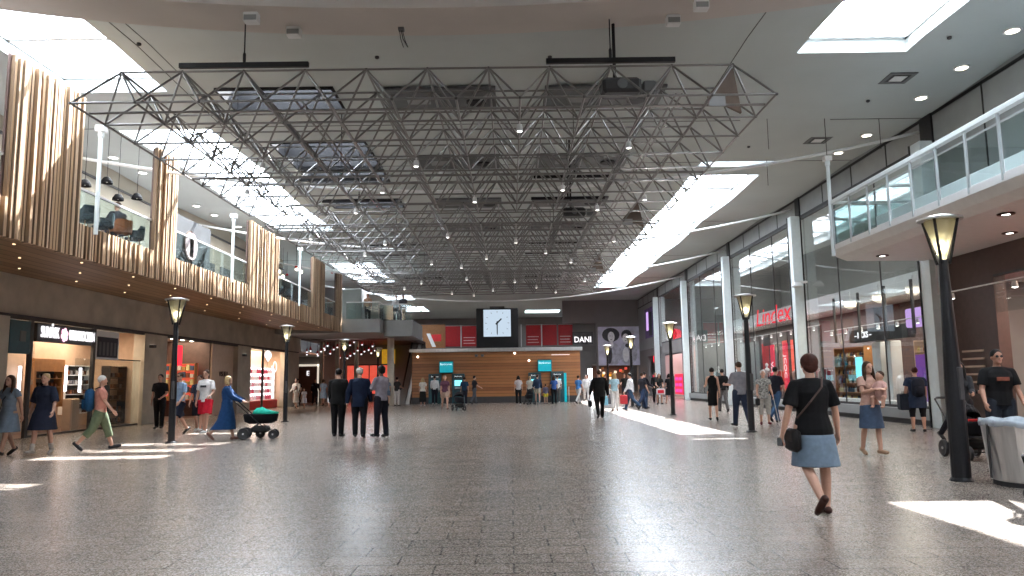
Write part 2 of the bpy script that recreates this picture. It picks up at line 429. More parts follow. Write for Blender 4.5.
pl=MB(); pl.box(XR-.12,20.95,0,XR+.4,50.2,.16); struct('baseboard_right',pl,M['dark'])
pl=MB(); pl.box(XR-.18,20.95,.16,XR+.4,50.2,.46); struct('trim_5',pl,M['panelgrey'])
# side of the building nearer the camera, under the balcony
rn=MB(); rn.box(XR,18.4,0,XR+.3,20.4,4.7); rn.box(XR,Y0,3.9,XR+.3,18.4,4.7); rn.box(XR,Y0,0,XR+.3,4,3.9)
rn.box(XR,9.4,0,XR+.3,10.2,3.9)
struct('wall_right_lower',rn,M['brown'])
struct('wall_right_upper',MB().box(XR,Y0,5.1,XR+.3,20.6,ZT),M['panelgrey'])
# beyond the glass: solid grey wall with violet poster
struct('wall_right_far',MB().box(XR,59.6,4.0,XR+.3,70,8.0),M['panelgrey'])
struct('wall_right_far_pier',MB().box(XR,50.6,0,XR+.3,52.6,3.3).box(XR,50.6,3.3,XR+.3,59.6,4.2).box(XR,58.4,0,XR+.3,60.2,3.4).box(XR,66,0,XR+.3,70,4.0).box(XR,60.2,3.4,XR+.3,66,4.0),M['greywall'])
for i,(a,b) in enumerate(PX):
    x0=XR-.42
    c=MB().box(x0,a,0,XR+.0,b,8.0,bev=.01); o=c.build('facade_column',M['colblue']); tag(o,['pale blue-grey facade column at the near end of the glass front behind the dark street lamp','pale facade column between the red script shop sign and the dark display bay','second facade column along the glass front from the near end pier','third slim facade column before the pink shop display','farthest slim facade column beside the violet poster wall'][i],'column')
    MB().box(x0-.03,b-.06,.0,x0,b,8.0).build('dark_edge_strip',M['black'],o)
    MB().box(XR-.05,a-.03,.3,XR+.0,a,8.0).build('dark_edge_strip',M['black'],o)
# window bays
for k,(a,b) in enumerate([(20.95,30.2),(30.6,40.2),(40.6,50.2)]):
    fr=MB(); 
    fr.box(XR+.0,a,.44,XR+.1,b,.54); fr.box(XR,a,7.86,XR+.1,b,7.96)
    w=struct('window_%d'%(20+k),fr,M['dark'])
    mm=MB(); n=3
    for j in range(1,n):
        y=a+(b-a)*j/n; mm.box(XR+.01,y-.012,.5,XR+.05,y+.012,7.9)
    mm.build('glazing_joint',M['dark'],w)
    MB().box(XR+.03,a,.5,XR+.045,b,7.9).build('glass_pane',M['glass'],w)
w=struct('window_23',MB().box(XR,52.6,3.2,XR+.1,58.4,3.3).box(XR,50.6,4.2,XR+.1,59.6,4.3),M['dark'])
MB().box(XR+.03,50.6,4.25,XR+.045,59.6,7.95).build('glass_pane',M['glass'],w)
w=struct('window_24',MB().box(XR,4,3.85,XR+.1,18.4,3.9),M['dark'])
MB().box(XR+.02,4,2.95,XR+.035,18.4,3.85).build('glass_pane',M['glass'],w)

# interior of the right building
inn=MB(); inn.box(18.2,4,0,18.4,70,ZT); inn.box(XR+.3,49.9,0,18.2,50.1,ZC); inn.box(XR+.3,20.45,0,18.2,20.6,ZC); inn.box(XR+.3,59.5,0,18.2,59.7,ZC); inn.box(XR+.3,3.8,0,18.2,4,ZC)
struct('wall_shops_right',inn,M['panelgrey'])
sl=MB(); sl.box(14.2,20.6,4.35,18.2,59.5,5.05); sl.box(XR+.3,4,3.95,18.2,20.45,4.6)
struct('floor_upper_right',sl,M['white'])
struct('floor_shops_right',MB().box(XR+.4,20.6,0,18.2,49.9,.42).box(XR+.3,4,0,18.2,20.45,.012).box(XR+.3,50.1,0,18.2,70,.012),M['shopfloor'])
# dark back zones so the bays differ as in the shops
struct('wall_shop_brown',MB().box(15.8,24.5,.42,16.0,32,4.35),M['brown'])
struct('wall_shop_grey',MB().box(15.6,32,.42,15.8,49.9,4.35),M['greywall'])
# interior of the left shops
il=MB(); il.box(-18.4,4,0,-18.2,58,4.6)
for y in (20.4,29.4,39.2,48): il.box(-18.2,y-.1,0,-14.25,y+.1,3.5)
struct('wall_shops_left',il,M['warmwall'])
struct('ceiling_shops_left',MB().box(-18.2,Y0,3.5,-14.26,58,3.62),M['ceil'])
struct('floor_shops_left',MB().box(-18.2,4,0,-14.0,56,.012),M['shopfloor'])

# ------------------------------------------------------------------ left balcony
XB=-9.85
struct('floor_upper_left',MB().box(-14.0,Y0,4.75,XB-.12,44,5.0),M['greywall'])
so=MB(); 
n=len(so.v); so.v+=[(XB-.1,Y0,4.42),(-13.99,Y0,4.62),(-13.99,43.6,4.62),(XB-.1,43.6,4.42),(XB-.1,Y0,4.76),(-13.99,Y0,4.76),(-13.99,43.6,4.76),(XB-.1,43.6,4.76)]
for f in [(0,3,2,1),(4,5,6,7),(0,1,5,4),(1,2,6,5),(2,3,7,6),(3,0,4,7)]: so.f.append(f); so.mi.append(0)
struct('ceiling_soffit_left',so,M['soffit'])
def slats(name,y0,y1,z0,z1,label,group,jag=False):
    back=MB().box(XB-.10,y0,z0+.02,XB-.05,y1,z1-.02)
    s=MB(); y=math.ceil(y0/.11)*.11; rnd=random.Random(int(y0*100))
    while y<y1-.03:
        w=rnd.choice([.07,.08,.09]); d=rnd.choice([.0,.02,.04,.065]); e=rnd.uniform(-.06,.02) if jag else 0
        s.box(XB-.05,y,z0+(-.02 if d>.03 else 0),XB+.02+d,y+w,z1+e); y+=.11
    o=s.build(name,M['slat'])
    tag(o,label,'slatted screen' if 'screen' in name else 'parapet',group)
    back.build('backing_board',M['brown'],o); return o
tall=[(14.25,16.7,8.1,'tallest near screen of vertical pine slats rising at the left edge'),(20.35,21.65,8.07,'narrow pale slatted screen on the balcony beside the seated diners'),(27.85,31.3,7.65,'wide shaded brown slatted screen in the middle of the balcony'),(36.95,39.4,7.72,'sunlit slatted screen third from the balcony end'),(42.05,43.5,7.72,'last narrow slatted screen beside the corner platform')]
for a,b,z,l in tall: slats('slatted_screen',a,b,4.38,z,l,'slatted screens on the balcony',True)
par=[(Y0+1,14.25,'slatted parapet at the left edge before the tall near screen'),(16.7,20.35,'slatted parapet below the seated cafe diners'),(21.65,27.85,'slatted parapet below the round dark poster'),(31.3,36.95,'slatted parapet below the chairs past the brown screen'),(39.4,42.05,'short slatted parapet between the two last screens')]
rails=[]
for a,b,l in par:
    slats('slatted_parapet',a,b,4.38,5.14,l,'slatted parapets under the railings')
    r=empty('glass_railing',(XB-.08,a,5.0),0,l.replace('slatted parapet','glass balcony railing with pale handrail'),'railing','glass railings on the left balcony')
    g=MB(); n=max(1,int((b-a)/1.5)); 
    for j in range(n):
        ya=(b-a)*j/n; yb=(b-a)*(j+1)/n; MB().box(-.006,ya+.02,.05,.006,yb-.02,.98).build('glass_panel',M['railglass'],r)
    MB().box(-.03,0,.98,.03,b-a,1.03).build('handrail',M['white'],r)
# slim poles with curved tie tubes
def pole(x,y,z0,z1,label):
    o=MB().lathe([(.05,z0),(.05,z1-.15),(.07,z1-.12),(.07,z1)],(x,y,0),12).build('steel_pole',M['colblue'],smooth=False); tag(o,label,'pole','slim poles at the balcony edges'); 
    MB().box(x-.1,y-.1,z1,x+.1,y+.1,z1+.14).build('pole_cap',M['white'],o)
pole(-9.75,17.35,5.0,7.5,'slim pale pole on the left balcony in front of the diners')
pole(-9.75,26.0,5.0,7.3,'slim pole on the left balcony before the brown slatted screen')
pole(-9.75,34.4,5.0,7.6,'slim pole on the left balcony before the third screen')
pole(8.98,20.45,4.75,7.45,'slim pale pole at the outer corner of the right balcony')
for k,y in enumerate((20.95,30.95,40.8,50.9)):
    pts=[]
    for j in range(25):
        x=-13.7+25.6*j/24; pts.append((x,y,6.85+.0092*(x+1.2)**2))
    o=MB().tube(pts,.045,8).build('tie_tube',M['white'],smooth=True)
    tag(o,['nearest sagging white tube spanning the hall behind the first roof frame','second sagging white tube, meeting the glass front at the first far column','third sagging white tube across the hall','farthest sagging white tube across the hall before the clock'][k],'roof tie','curved roof tie tubes')

# corner platform at the end of the left balcony
pf=MB(); pf.box(-13.78,43.7,4.77,-7.65,50,5.15); pf.box(-13.78,43.7,4.36,-7.65,49.9,4.77); pf.box(-7.65,45.0,4.2,-5.9,50,5.15)
tag(pf.build('corner_platform',M['panelgrey']),'grey corner platform of the upper floor past the last slatted screen','platform')
r=empty('glass_railing',(0,0,0),0,'glass railing with white handrail around the grey corner platform','railing')
MB().box(-9.6,43.62,5.15,-7.7,43.64,6.1).build('glass_panel',M['railglass'],r); MB().box(-7.68,43.64,5.15,-7.66,45,6.1).build('glass_panel',M['railglass'],r); MB().box(-7.66,45.0,5.15,-5.95,45.02,6.1).build('glass_panel',M['railglass'],r)
MB().tube([(-9.6,43.63,6.12),(-7.67,43.63,6.12),(-7.67,45.01,6.12),(-5.92,45.01,6.12),(-5.92,49.8,6.12)],.035,8).build('handrail',M['white'],r)
# structure behind platform
struct('wall_left_far',MB().box(-19,58,0,-6.6,58.3,4.3).box(-19,58,4.3,-11.4,58.3,ZT),M['greywall'])
tag(MB().box(-10.6,46.6,5.15,-9.3,48.2,7.3,bev=.02).build('grey_service_block',M['panelgrey']),'plain grey box room standing on the corner platform','block')
for x,y,z0 in ((-7.6,47.5,0),):
    tag(MB().lathe([(.22,0),(.22,4.3)],(x,y,z0),14).build('round_column',M['wall'],smooth=False),'round column carrying the corner platform by the escalator','column')
for i,(x,y) in enumerate(((-13.1,52),(-12.0,52),(-10.7,52))):
    tag(MB().box(x-.14,y-.14,0,x+.14,y+.14,4.3,bev=.02).build('cafe_post',M['wall']),'slim brown post below the red pendant lamps, %s'%['leftmost','middle one','next to the red lit window'][i],'post','posts under the red pendant lamps')
struct('ceiling_soffit_far',MB().box(-14,50.05,4.3,-6.6,58,4.5),M['brown'])

# escalator flank beside the wooden kiosk
es=empty('escalator',(0,0,0),0,'grey escalator climbing away between the kiosk and the corner platform','escalator')
MB().loft([[(-7.4,49.4,0),(-7.4,58,0),(-7.4,58,4.9),(-7.4,57,4.9)],[(-7.0,49.4,0),(-7.0,58,0),(-7.0,58,4.9),(-7.0,57,4.9)]]).build('side_panel',M['panelgrey'],es)
MB().tube([(-7.2,49,1.0),(-7.2,50,1.1),(-7.2,57,5.9)],.06,8).build('handrail',M['black'],es)
st=MB()
for k in range(24): st.box(-7.0,49.9+k*.32,k*.2,-6.75,50.22+k*.32,k*.2+.2)
st.build('steps',M['steel'],es)

# ------------------------------------------------------------------ right balcony (rounded edge slab)
bs=MB(); prof=[(9.0,5.06),(9.0,4.92),(9.12,4.74),(9.4,4.63),(12.0,4.60),(12.0,5.06)]
bs.loft([[(x,y,z) for x,z in prof] for y in (Y0,20.6)])
struct('floor_balcony_right',bs,M['white'])
r=empty('balcony_railing',(0,0,0),0,'white post railing with glass panels along the right balcony','railing')
MB().box(8.97,Y0,6.20,9.10,20.5,6.31,bev=.01).build('top_rail',M['colblue'],r)
MB().box(9.02,Y0,6.02,9.05,20.5,6.05).build('upper_bar',M['railpaint'],r)
y=20.4
ys=[]
while y>8: ys.append(y); y-=1.02
for k,y in enumerate(ys):
    p=MB().box(8.985,y-.022,4.95,9.03,y+.022,6.22).build('rail_post',M['railpaint'],r)
for k in range(len(ys)-1):
    MB().box(9.03,ys[k+1]+.04,5.1,9.042,ys[k]-.04,6.0).build('glass_panel',M['railglass'],r)
MB().tube([(9.0,20.5,6.27),(12,20.5,6.27)],.04,8).build('return_rail',M['colblue'],r)
MB().box(9.02,20.44,5.1,11.9,20.46,6.2).build('glass_panel',M['railglass'],r)
tag(MB().box(10.0,13.5,5.06,10.1,20.0,5.75,bev=.02).build('balcony_planter_wall',M['white']),'low white wall standing on the right balcony behind the railing','wall panel')
# downlights under the balcony and on the ceiling
def downlight(x,y,z,label,group,r=.13,m='spot'):
    o=MB().lathe([(r*1.35,0),(r*1.35,-.025),(r,-.03),(r,-.005)],(x,y,z),18).build('downlight',M['white']); tag(o,label,'ceiling light',group)
    MB().lathe([(r*.95,-.024),(.01,-.03)],(x,y,z),18).build('diffuser',M[m],o)
for y in (5,7.5,13.9,15.6,17.47,19.3,22.4,24.4): downlight(11.11,y,zc(y),'round warm downlight in the ceiling row above the right balcony','ceiling downlights above the right balcony',.14)
for x,y in ((9.9,19.6),(9.95,17.2),(9.9,14.6),(11.3,19.4),(11.3,16.6),(11.2,13.9),(11.3,11.2),(9.9,12.2)):
    o=MB().lathe([(.16,0),(.16,-.02),(.12,-.03),(.10,-.005)],(x,y,4.61),16).build('downlight',M['brown']); tag(o,'recessed downlight with dark ring in the balcony underside','ceiling light','downlights under the right balcony')
    MB().lathe([(.075,-.02),(.01,-.03)],(x,y,4.61),14).build('diffuser',M['spotw'],o)
for y in (14.6,19.2,21.4,23.8,25.75,28.1,30.3,32.2,35.1,38,41): downlight(-12.93,y,zc(y),'round white downlight in the ceiling over the left balcony','ceiling downlights over the left balcony',.14,'spotw')
for x in (-10.4,-11.6,-12.9):
    for y in (12.5,15,17.5,20,22.6,25.4,28.5,32,36,40):
        yy=y+(x+11.6)*.4; zz=4.42+(XB-.1-x)*.0468
        o=MB().lathe([(.03,0),(.03,-.012),(.012,-.014)],(x,yy,zz),8).build('soffit_light',M['pin']); tag(o,'tiny recessed light in the brown wooden soffit','ceiling light','tiny lights in the wooden soffit')
# ceiling vents and smoke sensors
for (x,y,l) in ((9.84,18.04,'square air vent in the white ceiling near the right balcony'),(9.8,22.9,'second square air vent, beyond the balcony pole')):
    v=empty('ceiling_vent',(x,y,zc(y)),0,l,'air vent')
    f=MB(); f.box(-.34,-.34,-.02,.34,-.24,0); f.box(-.34,.24,-.02,.34,.34,0); f.box(-.34,-.24,-.02,-.24,.24,0); f.box(.24,-.24,-.02,.34,.24,0); f.build('outer_frame',M['duct'],v)
    f=MB(); f.box(-.16,-.16,-.03,.16,.16,-.02); f.build('centre_plate',M['white'],v)
    MB().box(-.24,-.24,-.012,.24,.24,-.005).build('dark_slot',M['black'],v)
for x,y in ((9.9,15.9),(9.75,19.45),(-8.1,15.7),(7.8,23.5),(-3.0,16.5),(1.0,16.6)):
    tag(MB().lathe([(.05,0),(.05,-.04),(.02,-.06)],(x,y,zc(y)),10).build('smoke_sensor',M['dark']),'tiny round sensor dot on the white ceiling','sensor','sensor dots on the ceiling')
# dark grey ceiling panels (centre and right ones carry a round lamp), left ones are slots opened or added for floor sun patches
k=0
for y0,y1 in [(18.1,19.6),(24.0,25.5),(29.6,31.1),(35.2,36.7)]:
    for x0,x1 in ((-3.15,-.3),(.95,4.05)):
        z=min(zc(y0),zc(y1)); o=MB().box(x0,y0,z-.07,x1,y1,z+.0,bev=.01).build('ceiling_panel',M['duct'])
        tag(o,'%s dark grey ceiling panel %s the roof frames, %s row'%(('centre' ,'right')[x0>0],'above',['nearest','second','third','farthest'][k]),'ceiling panel')
        MB().lathe([(.26,z-.075),(.26,z-.12),(.2,z-.13)],((x0+x1)/2+.9,(y0+y1)/2+.1,0),18).build('round_fixture',M['black'],o)
        MB().box((x0+x1)/2-.9,y0+.5,z-.085,(x0+x1)/2-.3,y1-.5,z-.072).build('access_hatch',M['panelgrey'],o)
    k+=1
# sagging cross beam near the camera with loudspeakers
def bz(x): return 7.58+.0098*(x+1.35)**2
bm=MB(); r1=[];
for (ya,yb,dz) in ((11.7,12.36,0),(12.36,12.8,.05)):
    rings=[]
    for j in range(27):
        x=-12.0+21.3*j/26; z=bz(x)+dz; rings.append([(x,ya,z),(x,yb,z),(x,yb,z+.5),(x,ya,z+.5)])
    bm.loft(rings)
tag(bm.build('sagging_beam',M['ceil_beam']),'wide pale sagging beam crossing the ceiling at the top of the view','beam')
for i,(x,y) in enumerate(((-3.75,12.55),(2.95,12.55),(-4.3,11.98),(3.3,11.98))):
    s=empty('loudspeaker',(x,y,bz(x)+(.05 if y>12.3 else 0)),0,['white box loudspeaker below the beam above the left roof frame bar','white box loudspeaker below the beam above the right roof frame bar','small white box on the beam edge at upper left','small white box on the beam edge at upper right'][i],'loudspeaker')
    MB().box(-.12,-.08,-.17,.12,.08,0,bev=.01).build('cabinet',M['white'],s)
    MB().box(-.105,-.09,-.15,.105,-.08,-.06).build('grille',M['panelgrey'],s)
cb=empty('hanging_cables',(-1.85,12.5,bz(-1.85)+.05),0,'bracket with dangling loose cables under the beam left of centre','cables')
MB().box(-.05,-.05,-.05,.05,.05,0).build('bracket',M['duct'],cb)
MB().tube([(0,0,-.05),(.03,0,-.2),(.1,0,-.33),(.12,0,-.36)],.008,6).build('cable',M['black'],cb)
MB().tube([(-.03,0,-.05),(-.01,0,-.2),(.04,0,-.36)],.006,6).build('cable',M['black'],cb)
MB().tube([(.02,0,-.05),(.07,0,-.24),(.12,0,-.36)],.006,6).build('cable',M['black'],cb)
for i,(x,y) in enumerate(((7.44,20.7),(9.11,20.75),(10.7,20.8),(9.0,25.3))):
    z1=zc(y); tag(MB().tube([(x,y,z1),(x,y,z1-1.3 if i==1 else z1-.9)],.01,5).build('suspension_wire',M['dark']),'thin vertical wire hanging from the ceiling right of the roof frames','wire','ceiling wires on the right')

# ------------------------------------------------------------------ space frames
S=1.06; ZB=6.09; ZTP=ZB+.707*S; XF=-7.21
UNIT=MB().tube([(0,0,0),(0,0,1)],1,6).build('unit',M['strut']); ucyl=UNIT.data; bpy.data.objects.remove(UNIT)
ucyl.polygons.foreach_set('use_smooth',[len(p.vertices)==4 for p in ucyl.polygons])
def strut(name,a,b,r,parent):
    o=bpy.data.objects.new(name,ucyl); COL.objects.link(o); o.parent=parent
    a=Vector(a);b=Vector(b);d=b-a; o.location=a; o.rotation_mode='QUATERNION'; o.rotation_quaternion=Vector((0,0,1)).rotation_difference(d); o.scale=(r,r,d.length); return o
def frame(idx,Yf,lab):
    root=empty('space_frame',(0,Yf,0),0,lab,'roof frame','suspended space frames')
    nx,ny=11,8
    B=lambda i,j:(XF+i*S,j*S,ZB); T=lambda i,j:(XF+(i+.5)*S,(j+.5)*S,ZTP)
    diag=[];chord=[]
    for j in range(ny+1):
        for i in range(nx+1):
            if i<nx: chord.append((B(i,j),B(i+1,j)))
            if j<ny: chord.append((B(i,j),B(i,j+1)))
    for j in range(ny):
        for i in range(nx):
            if i<nx-1: chord.append((T(i,j),T(i+1,j)))
            if j<ny-1: chord.append((T(i,j),T(i,j+1)))
            for (di,dj) in ((0,0),(1,0),(0,1),(1,1)): diag.append((B(i+di,j+dj),T(i,j)))
    key=lambda s:(s[0][1]+s[1][1])
    chord.sort(key=key); diag.sort(key=key)
    for a,b in chord[:100]: strut('chord_tube',a,b,.021,root)
    for a,b in diag[:100]: strut('diagonal_tube',a,b,.0195,root)
    for lst,nm,rr in ((chord[100:],'chord_tubes',.021),(diag[100:],'diagonal_tubes',.0195)):
        m=MB()
        for a,b in lst: m.tube([a,b],rr,5)
        o=m.build(nm,M['strut'],root); o['kind']='stuff'
    m=MB()
    for j in range(ny+1):
        for i in range(nx+1): m.ell(B(i,j),(.034,.034,.026),8,4)
    for j in range(ny):
        for i in range(nx): m.ell(T(i,j),(.03,.03,.025),8,4)
    o=m.build('ball_joints',M['node'],root); o['kind']='stuff'
    # hanger bars and rods
    for jj in (0,ny-1):
        for ii in (2,8):
            x,y,z=T(ii,jj); z+=.06
            hb=MB().box(x-1.12,y-.035,z,x+1.12,y+.035,z+.085).build('hanger_bar',M['black'],root)
            top=bz(x)+.05 if (idx==0 and jj==0) else zc(Yf+y)
            MB().tube([(x,y,z+.08),(x,y,top)],.012,6).build('hanger_rod',M['black'],hb)
            MB().lathe([(.02,z+.08),(.028,z+.12),(.028,z+.24),(.015,z+.27)],(x,y,0),8).build('turnbuckle',M['black'],hb)
    # long diagonal member pairs (catwalk tubes) running lengthwise
    for ii in (3.5,9.5):
        x=XF+ii*S
        for dx in (-.05,.05):
            MB().tube([(x+dx,.1,ZB+.06),(x+dx,ny*S-.1,ZB+.06)],.02,6).build('cable_conduit',M['strut'],root)
    MB().tube([(XF,.55,ZB+.03),(XF+nx*S,.55,ZB+.03)],.022,6).build('cross_conduit',M['strut'],root)
    MB().tube([(XF,4.75,ZB+.03),(XF+nx*S,4.75,ZB+.03)],.03,6).build('cross_conduit',M['strut'],root)
    return root
for k,Yf in enumerate((11.88,21.75,31.6)):
    root=frame(k,Yf,['nearest of the suspended space frames of silver tubes, nearest the camera','middle suspended space frame of silver tubes behind the nearest one','farthest suspended space frame of silver tubes before the clock'][k])
    # triangular wooden end panel, projector and spotlights hang on the frame but are things of their own
    x=XF+10.5*S
    tp=empty('triangular_panel',(0,Yf,0),0,['brown and white triangular panel inside the near right corner of the nearest frame','brown triangular panel inside the right corner of the middle frame','small triangular panel in the right corner of the farthest frame'][k],'panel')
    MB().loft([[(x-.02,.55,ZTP-.05),(XF+10.04*S,.5,ZB+.16),(XF+10.06*S,.52,ZB+.14)],[(x+.02,.57,ZTP-.05),(XF+10.72*S,.9,ZB+.02),(XF+10.70*S,.92,ZB+.0)]]).build('brown_board',M['tri'],tp)
    MB().box(XF+10.05*S,.42,ZB-.03,XF+10.32*S,.46,ZB+.16).build('pale_box',M['panelgrey'],tp)
    if k<2:
        pr=empty('projector',(2.0,Yf+.78,ZTP-.22),0,['black projector on a drop pole above the near right hanger bar','black projector above the middle frame right hanger bar'][k],'projector')
        MB().box(-.34,-.22,-.22,.34,.22,.05,bev=.05).build('housing',M['blackp'],pr)
        MB().lathe([(.09,-.24),(.09,-.20),(.06,-.19)],(0,0,-.08),12,'y').build('lens',M['duct'],pr)
        MB().tube([(-.1,0,.05),(-.1,0,zc(Yf+.78)-ZTP+.22)],.03,8).build('drop_pole',M['black'],pr)
        MB().box(.38,-.15,-.2,.6,.15,.0,bev=.02).build('side_module',M['duct'],pr)
    # small spotlights
    rnd=random.Random(50+k)
    for (i,j) in ([(2,3),(5,3),(7,1),(9,2),(4,5),(1,5),(6,6),(8,5),(10,6),(3,7),(9,7)] if k==0 else [(1,1),(3,2),(5,1),(7,2),(8,4),(2,4),(6,5),(4,6),(9,6),(10,2),(1,7),(5,7)]):
        s=empty('frame_spotlight',(XF+i*S,Yf+j*S,ZB-.03),rnd.uniform(0,6),'small white spotlight clipped under the %s space frame'%['nearest','middle','farthest'][k],'spotlight','spotlights under the %s space frame'%['nearest','middle','farthest'][k])
        MB().tube([(0,0,0),(0,0,-.06)],.012,6).build('bracket',M['white'],s)
        MB().lathe([(.045,-.06),(.055,-.10),(.06,-.19)],(0,0,0),12).build('housing',M['white'],s)
        MB().lathe([(.052,-.188),(.01,-.2)],(0,0,0),12).build('lens',M['spotw'],s)
# loop of cable hanging in the far frame
tag(MB().tube([(1.5,34,6.4),(1.42,34,5.9),(1.5,34,5.45),(1.62,34,5.9),(1.55,34,6.4)],.015,6).build('cable_loop',M['black']),'dark cable loop dangling below the farthest frame right of centre','cable')
# ------------------------------------------------------------------ street lamps
def street_lamp(x,y,label,k_=1.):
    L=empty('street_lamp',(x,y,0),R(20),label,'street lamp','street lamps along the hall')
    MB().lathe([(.15,0),(.15,.02),(.085*k_,.05),(.082*k_,1.2),(.058,3.02),(.055,3.06)],(0,0,0),16).build('pole',M['black'],L,smooth=False)
    MB().box(-.045,-.13,1.1,.045,-.09,1.55,bev=.01).build('service_hatch',M['dark'],L)
    MB().lathe([(.04,3.06),(.205,3.60),(.205,3.63),(.03,3.12)],(0,0,0),20).build('glass_cone',M['coneglass'],L)
    MB().lathe([(.035,3.20),(.05,3.26),(.035,3.33),(.01,3.34)],(0,0,0),12).build('bulb',M['lampon'],L)
    MB().lathe([(.295,3.63),(.295,3.66),(.12,3.70),(.02,3.71),(.02,3.64)],(0,0,0),28).build('reflector_disc',M['steel'],L)
    for k in range(4):
        a=k*PI/2+.4; MB().tube([(.08*math.cos(a),.08*math.sin(a),3.0),(.23*math.cos(a),.23*math.sin(a),3.64)],.02,6).build('strut',M['black'],L)
    return L
for x,y,l in ((-8.63,19.28,'nearest street lamp on the left side, behind the man with the blue backpack'),(-8.65,28.94,'second street lamp on the left side, right of the pushchair'),(-8.6,38.8,'third street lamp on the left side among the red pendants'),(-8.6,48.6,'farthest street lamp on the left, under the corner platform'),
    (6.15,10.48,'large near street lamp beside the steel litter bin at the right edge'),(6.39,20.24,'street lamp on the right between the man in grey and the white haired woman'),(6.42,30.13,'street lamp on the right in front of the pink shop'),(6.4,40.0,'small street lamp in front of the black and white poster, right one'),(6.4,49.8,'farthest small street lamp in front of the black and white poster')):
    street_lamp(x,y,l,1.45 if y<12 else 1.)

# ------------------------------------------------------------------ wooden kiosk with cash machines
K=empty('wooden_kiosk',(-1,50,0),0,'long warm wooden kiosk with grey roof edge standing across the far hall','kiosk')
MB().box(-5.6,0,.42,5.6,5,3.38).build('cladding',M['boxwood'],K)
MB().box(-5.62,-.02,0,5.62,5.02,.42).build('plinth',M['dark'],K)
MB().box(-5.75,-.2,3.38,5.75,5.2,3.62,bev=.02).build('roof_edge',M['steel'],K)
MB().box(-1.9,-.012,.42,-.7,.0,2.4).build('flush_door',M['boxwood'],K)
MB().box(3.7,-.03,3.1,4.9,-.0,3.13).build('light_strip',M['signw'],K)
for x,z in ((-5.2,3.1),(1.25,3.25),(2.2,2.75)): MB().ell((x,-.05,z),(.06,.06,.06)).build('small_lamp',M['spotw'],K)
for x in (-1.3,-.9): MB().box(x-.1,-.25,3.05,x+.1,0,3.2,bev=.02).build('camera_box',M['duct'],K)
for x0,x1,nm in ((-4.75,-3.85,'left'),(1.75,2.7,'right')):
    s=empty('cash_sign',((x0+x1)/2,49.86,2.38),0,'turquoise cash machine sign on the %s half of the wooden kiosk'%nm,'sign')
    MB().box(-.48,-.05,-.4,.48,.1,.42,bev=.04).build('case',M['tealdark'],s)
    MB().box(-.43,-.07,-.34,.43,-.05,.36).build('panel',M['teal'],s)
    text('lettering','Bankomat',M['tealtxt'],.2,(0,-.075,.2),FACE_NY,s,.004)
def atm(x,label,h=1.95,teal=False):
    a=empty('cash_machine',(x,49.8,0),0,label,'cash machine')
    MB().box(-.42,-.05,0,.42,.18,h,bev=.03).build('housing',M['tealdark'] if not teal else M['teal'],a)
    MB().box(-.34,-.1,h-.28,.34,-.05,h-.08).build('header',M['dark'],a)
    text('lettering','Bankomat',M['tealtxt'],.12,(0,-.11,h-.18),FACE_NY,a,.003)
    MB().box(-.24,-.08,1.15,.24,-.05,1.52).build('screen',M['screen'],a)
    MB().box(-.2,-.22,.98,.2,-.05,1.04,bev=.01).build('keypad_shelf',M['steel'],a)
atm(-5.05,'cash machine behind the man in white, leftmost on the kiosk'); atm(-3.5,'cash machine with bright cyan screen behind the pushchair'); atm(1.55,'cash machine behind the woman with the yellow strap'); atm(3.05,'rightmost cash machine with a turquoise side panel',2.0)
tag(MB().box(3.5,49.75,0,3.65,49.98,1.9).build('turquoise_side_panel',M['teal']),'turquoise upright panel beside the rightmost cash machine','panel')
for i,x in enumerate((3.75,4.35)):
    tag(MB().lathe([(.08,0),(.08,.02),(.025,.04),(.025,.98),(.05,1.0)],(x,49.3,0),10).build('queue_post',M['steel']),'short steel queue post right of the cash machines','post','queue posts by the kiosk')
# square clock on the roof
C=empty('square_clock',(-.9,50.4,3.62),0,'big square black clock with lit pale blue face standing on the kiosk roof','clock')
MB().box(-1.42,0,.0,1.42,.9,2.7,bev=.03).build('case',M['black'],C)
MB().box(-.92,-.03,.78,.92,0,2.6).build('face',M['clock'],C)
for k in range(12):
    a=k*PI/6; r0=.74 if k%3 else .70; sx,sz=math.sin(a),math.cos(a)
    MB().tube([(sx*r0,-.035,1.69+sz*r0),(sx*.82,-.035,1.69+sz*.82)],.014,4).build('hour_mark',M['black'],C)
def hand(nm,a,l,w):
    sx,sz=math.sin(a),math.cos(a); px,pz=sz,-sx
    P=lambda t,s_:(sx*t+px*s_,0,1.69+sz*t+pz*s_)
    q=[P(-.12,-w),P(-.12,w),P(l,w*.8),P(l,-w*.8)]
    MB().loft([[(x,-.055,z) for x,y,z in q],[(x,-.04,z) for x,y,z in q]]).build(nm,M['black'],C)
hand('hour_hand',R(45),.42,.055); hand('minute_hand',R(180),.74,.04)
MB().box(-.5,.25,2.7,.5,.65,2.85).build('mounting_post',M['duct'],C)

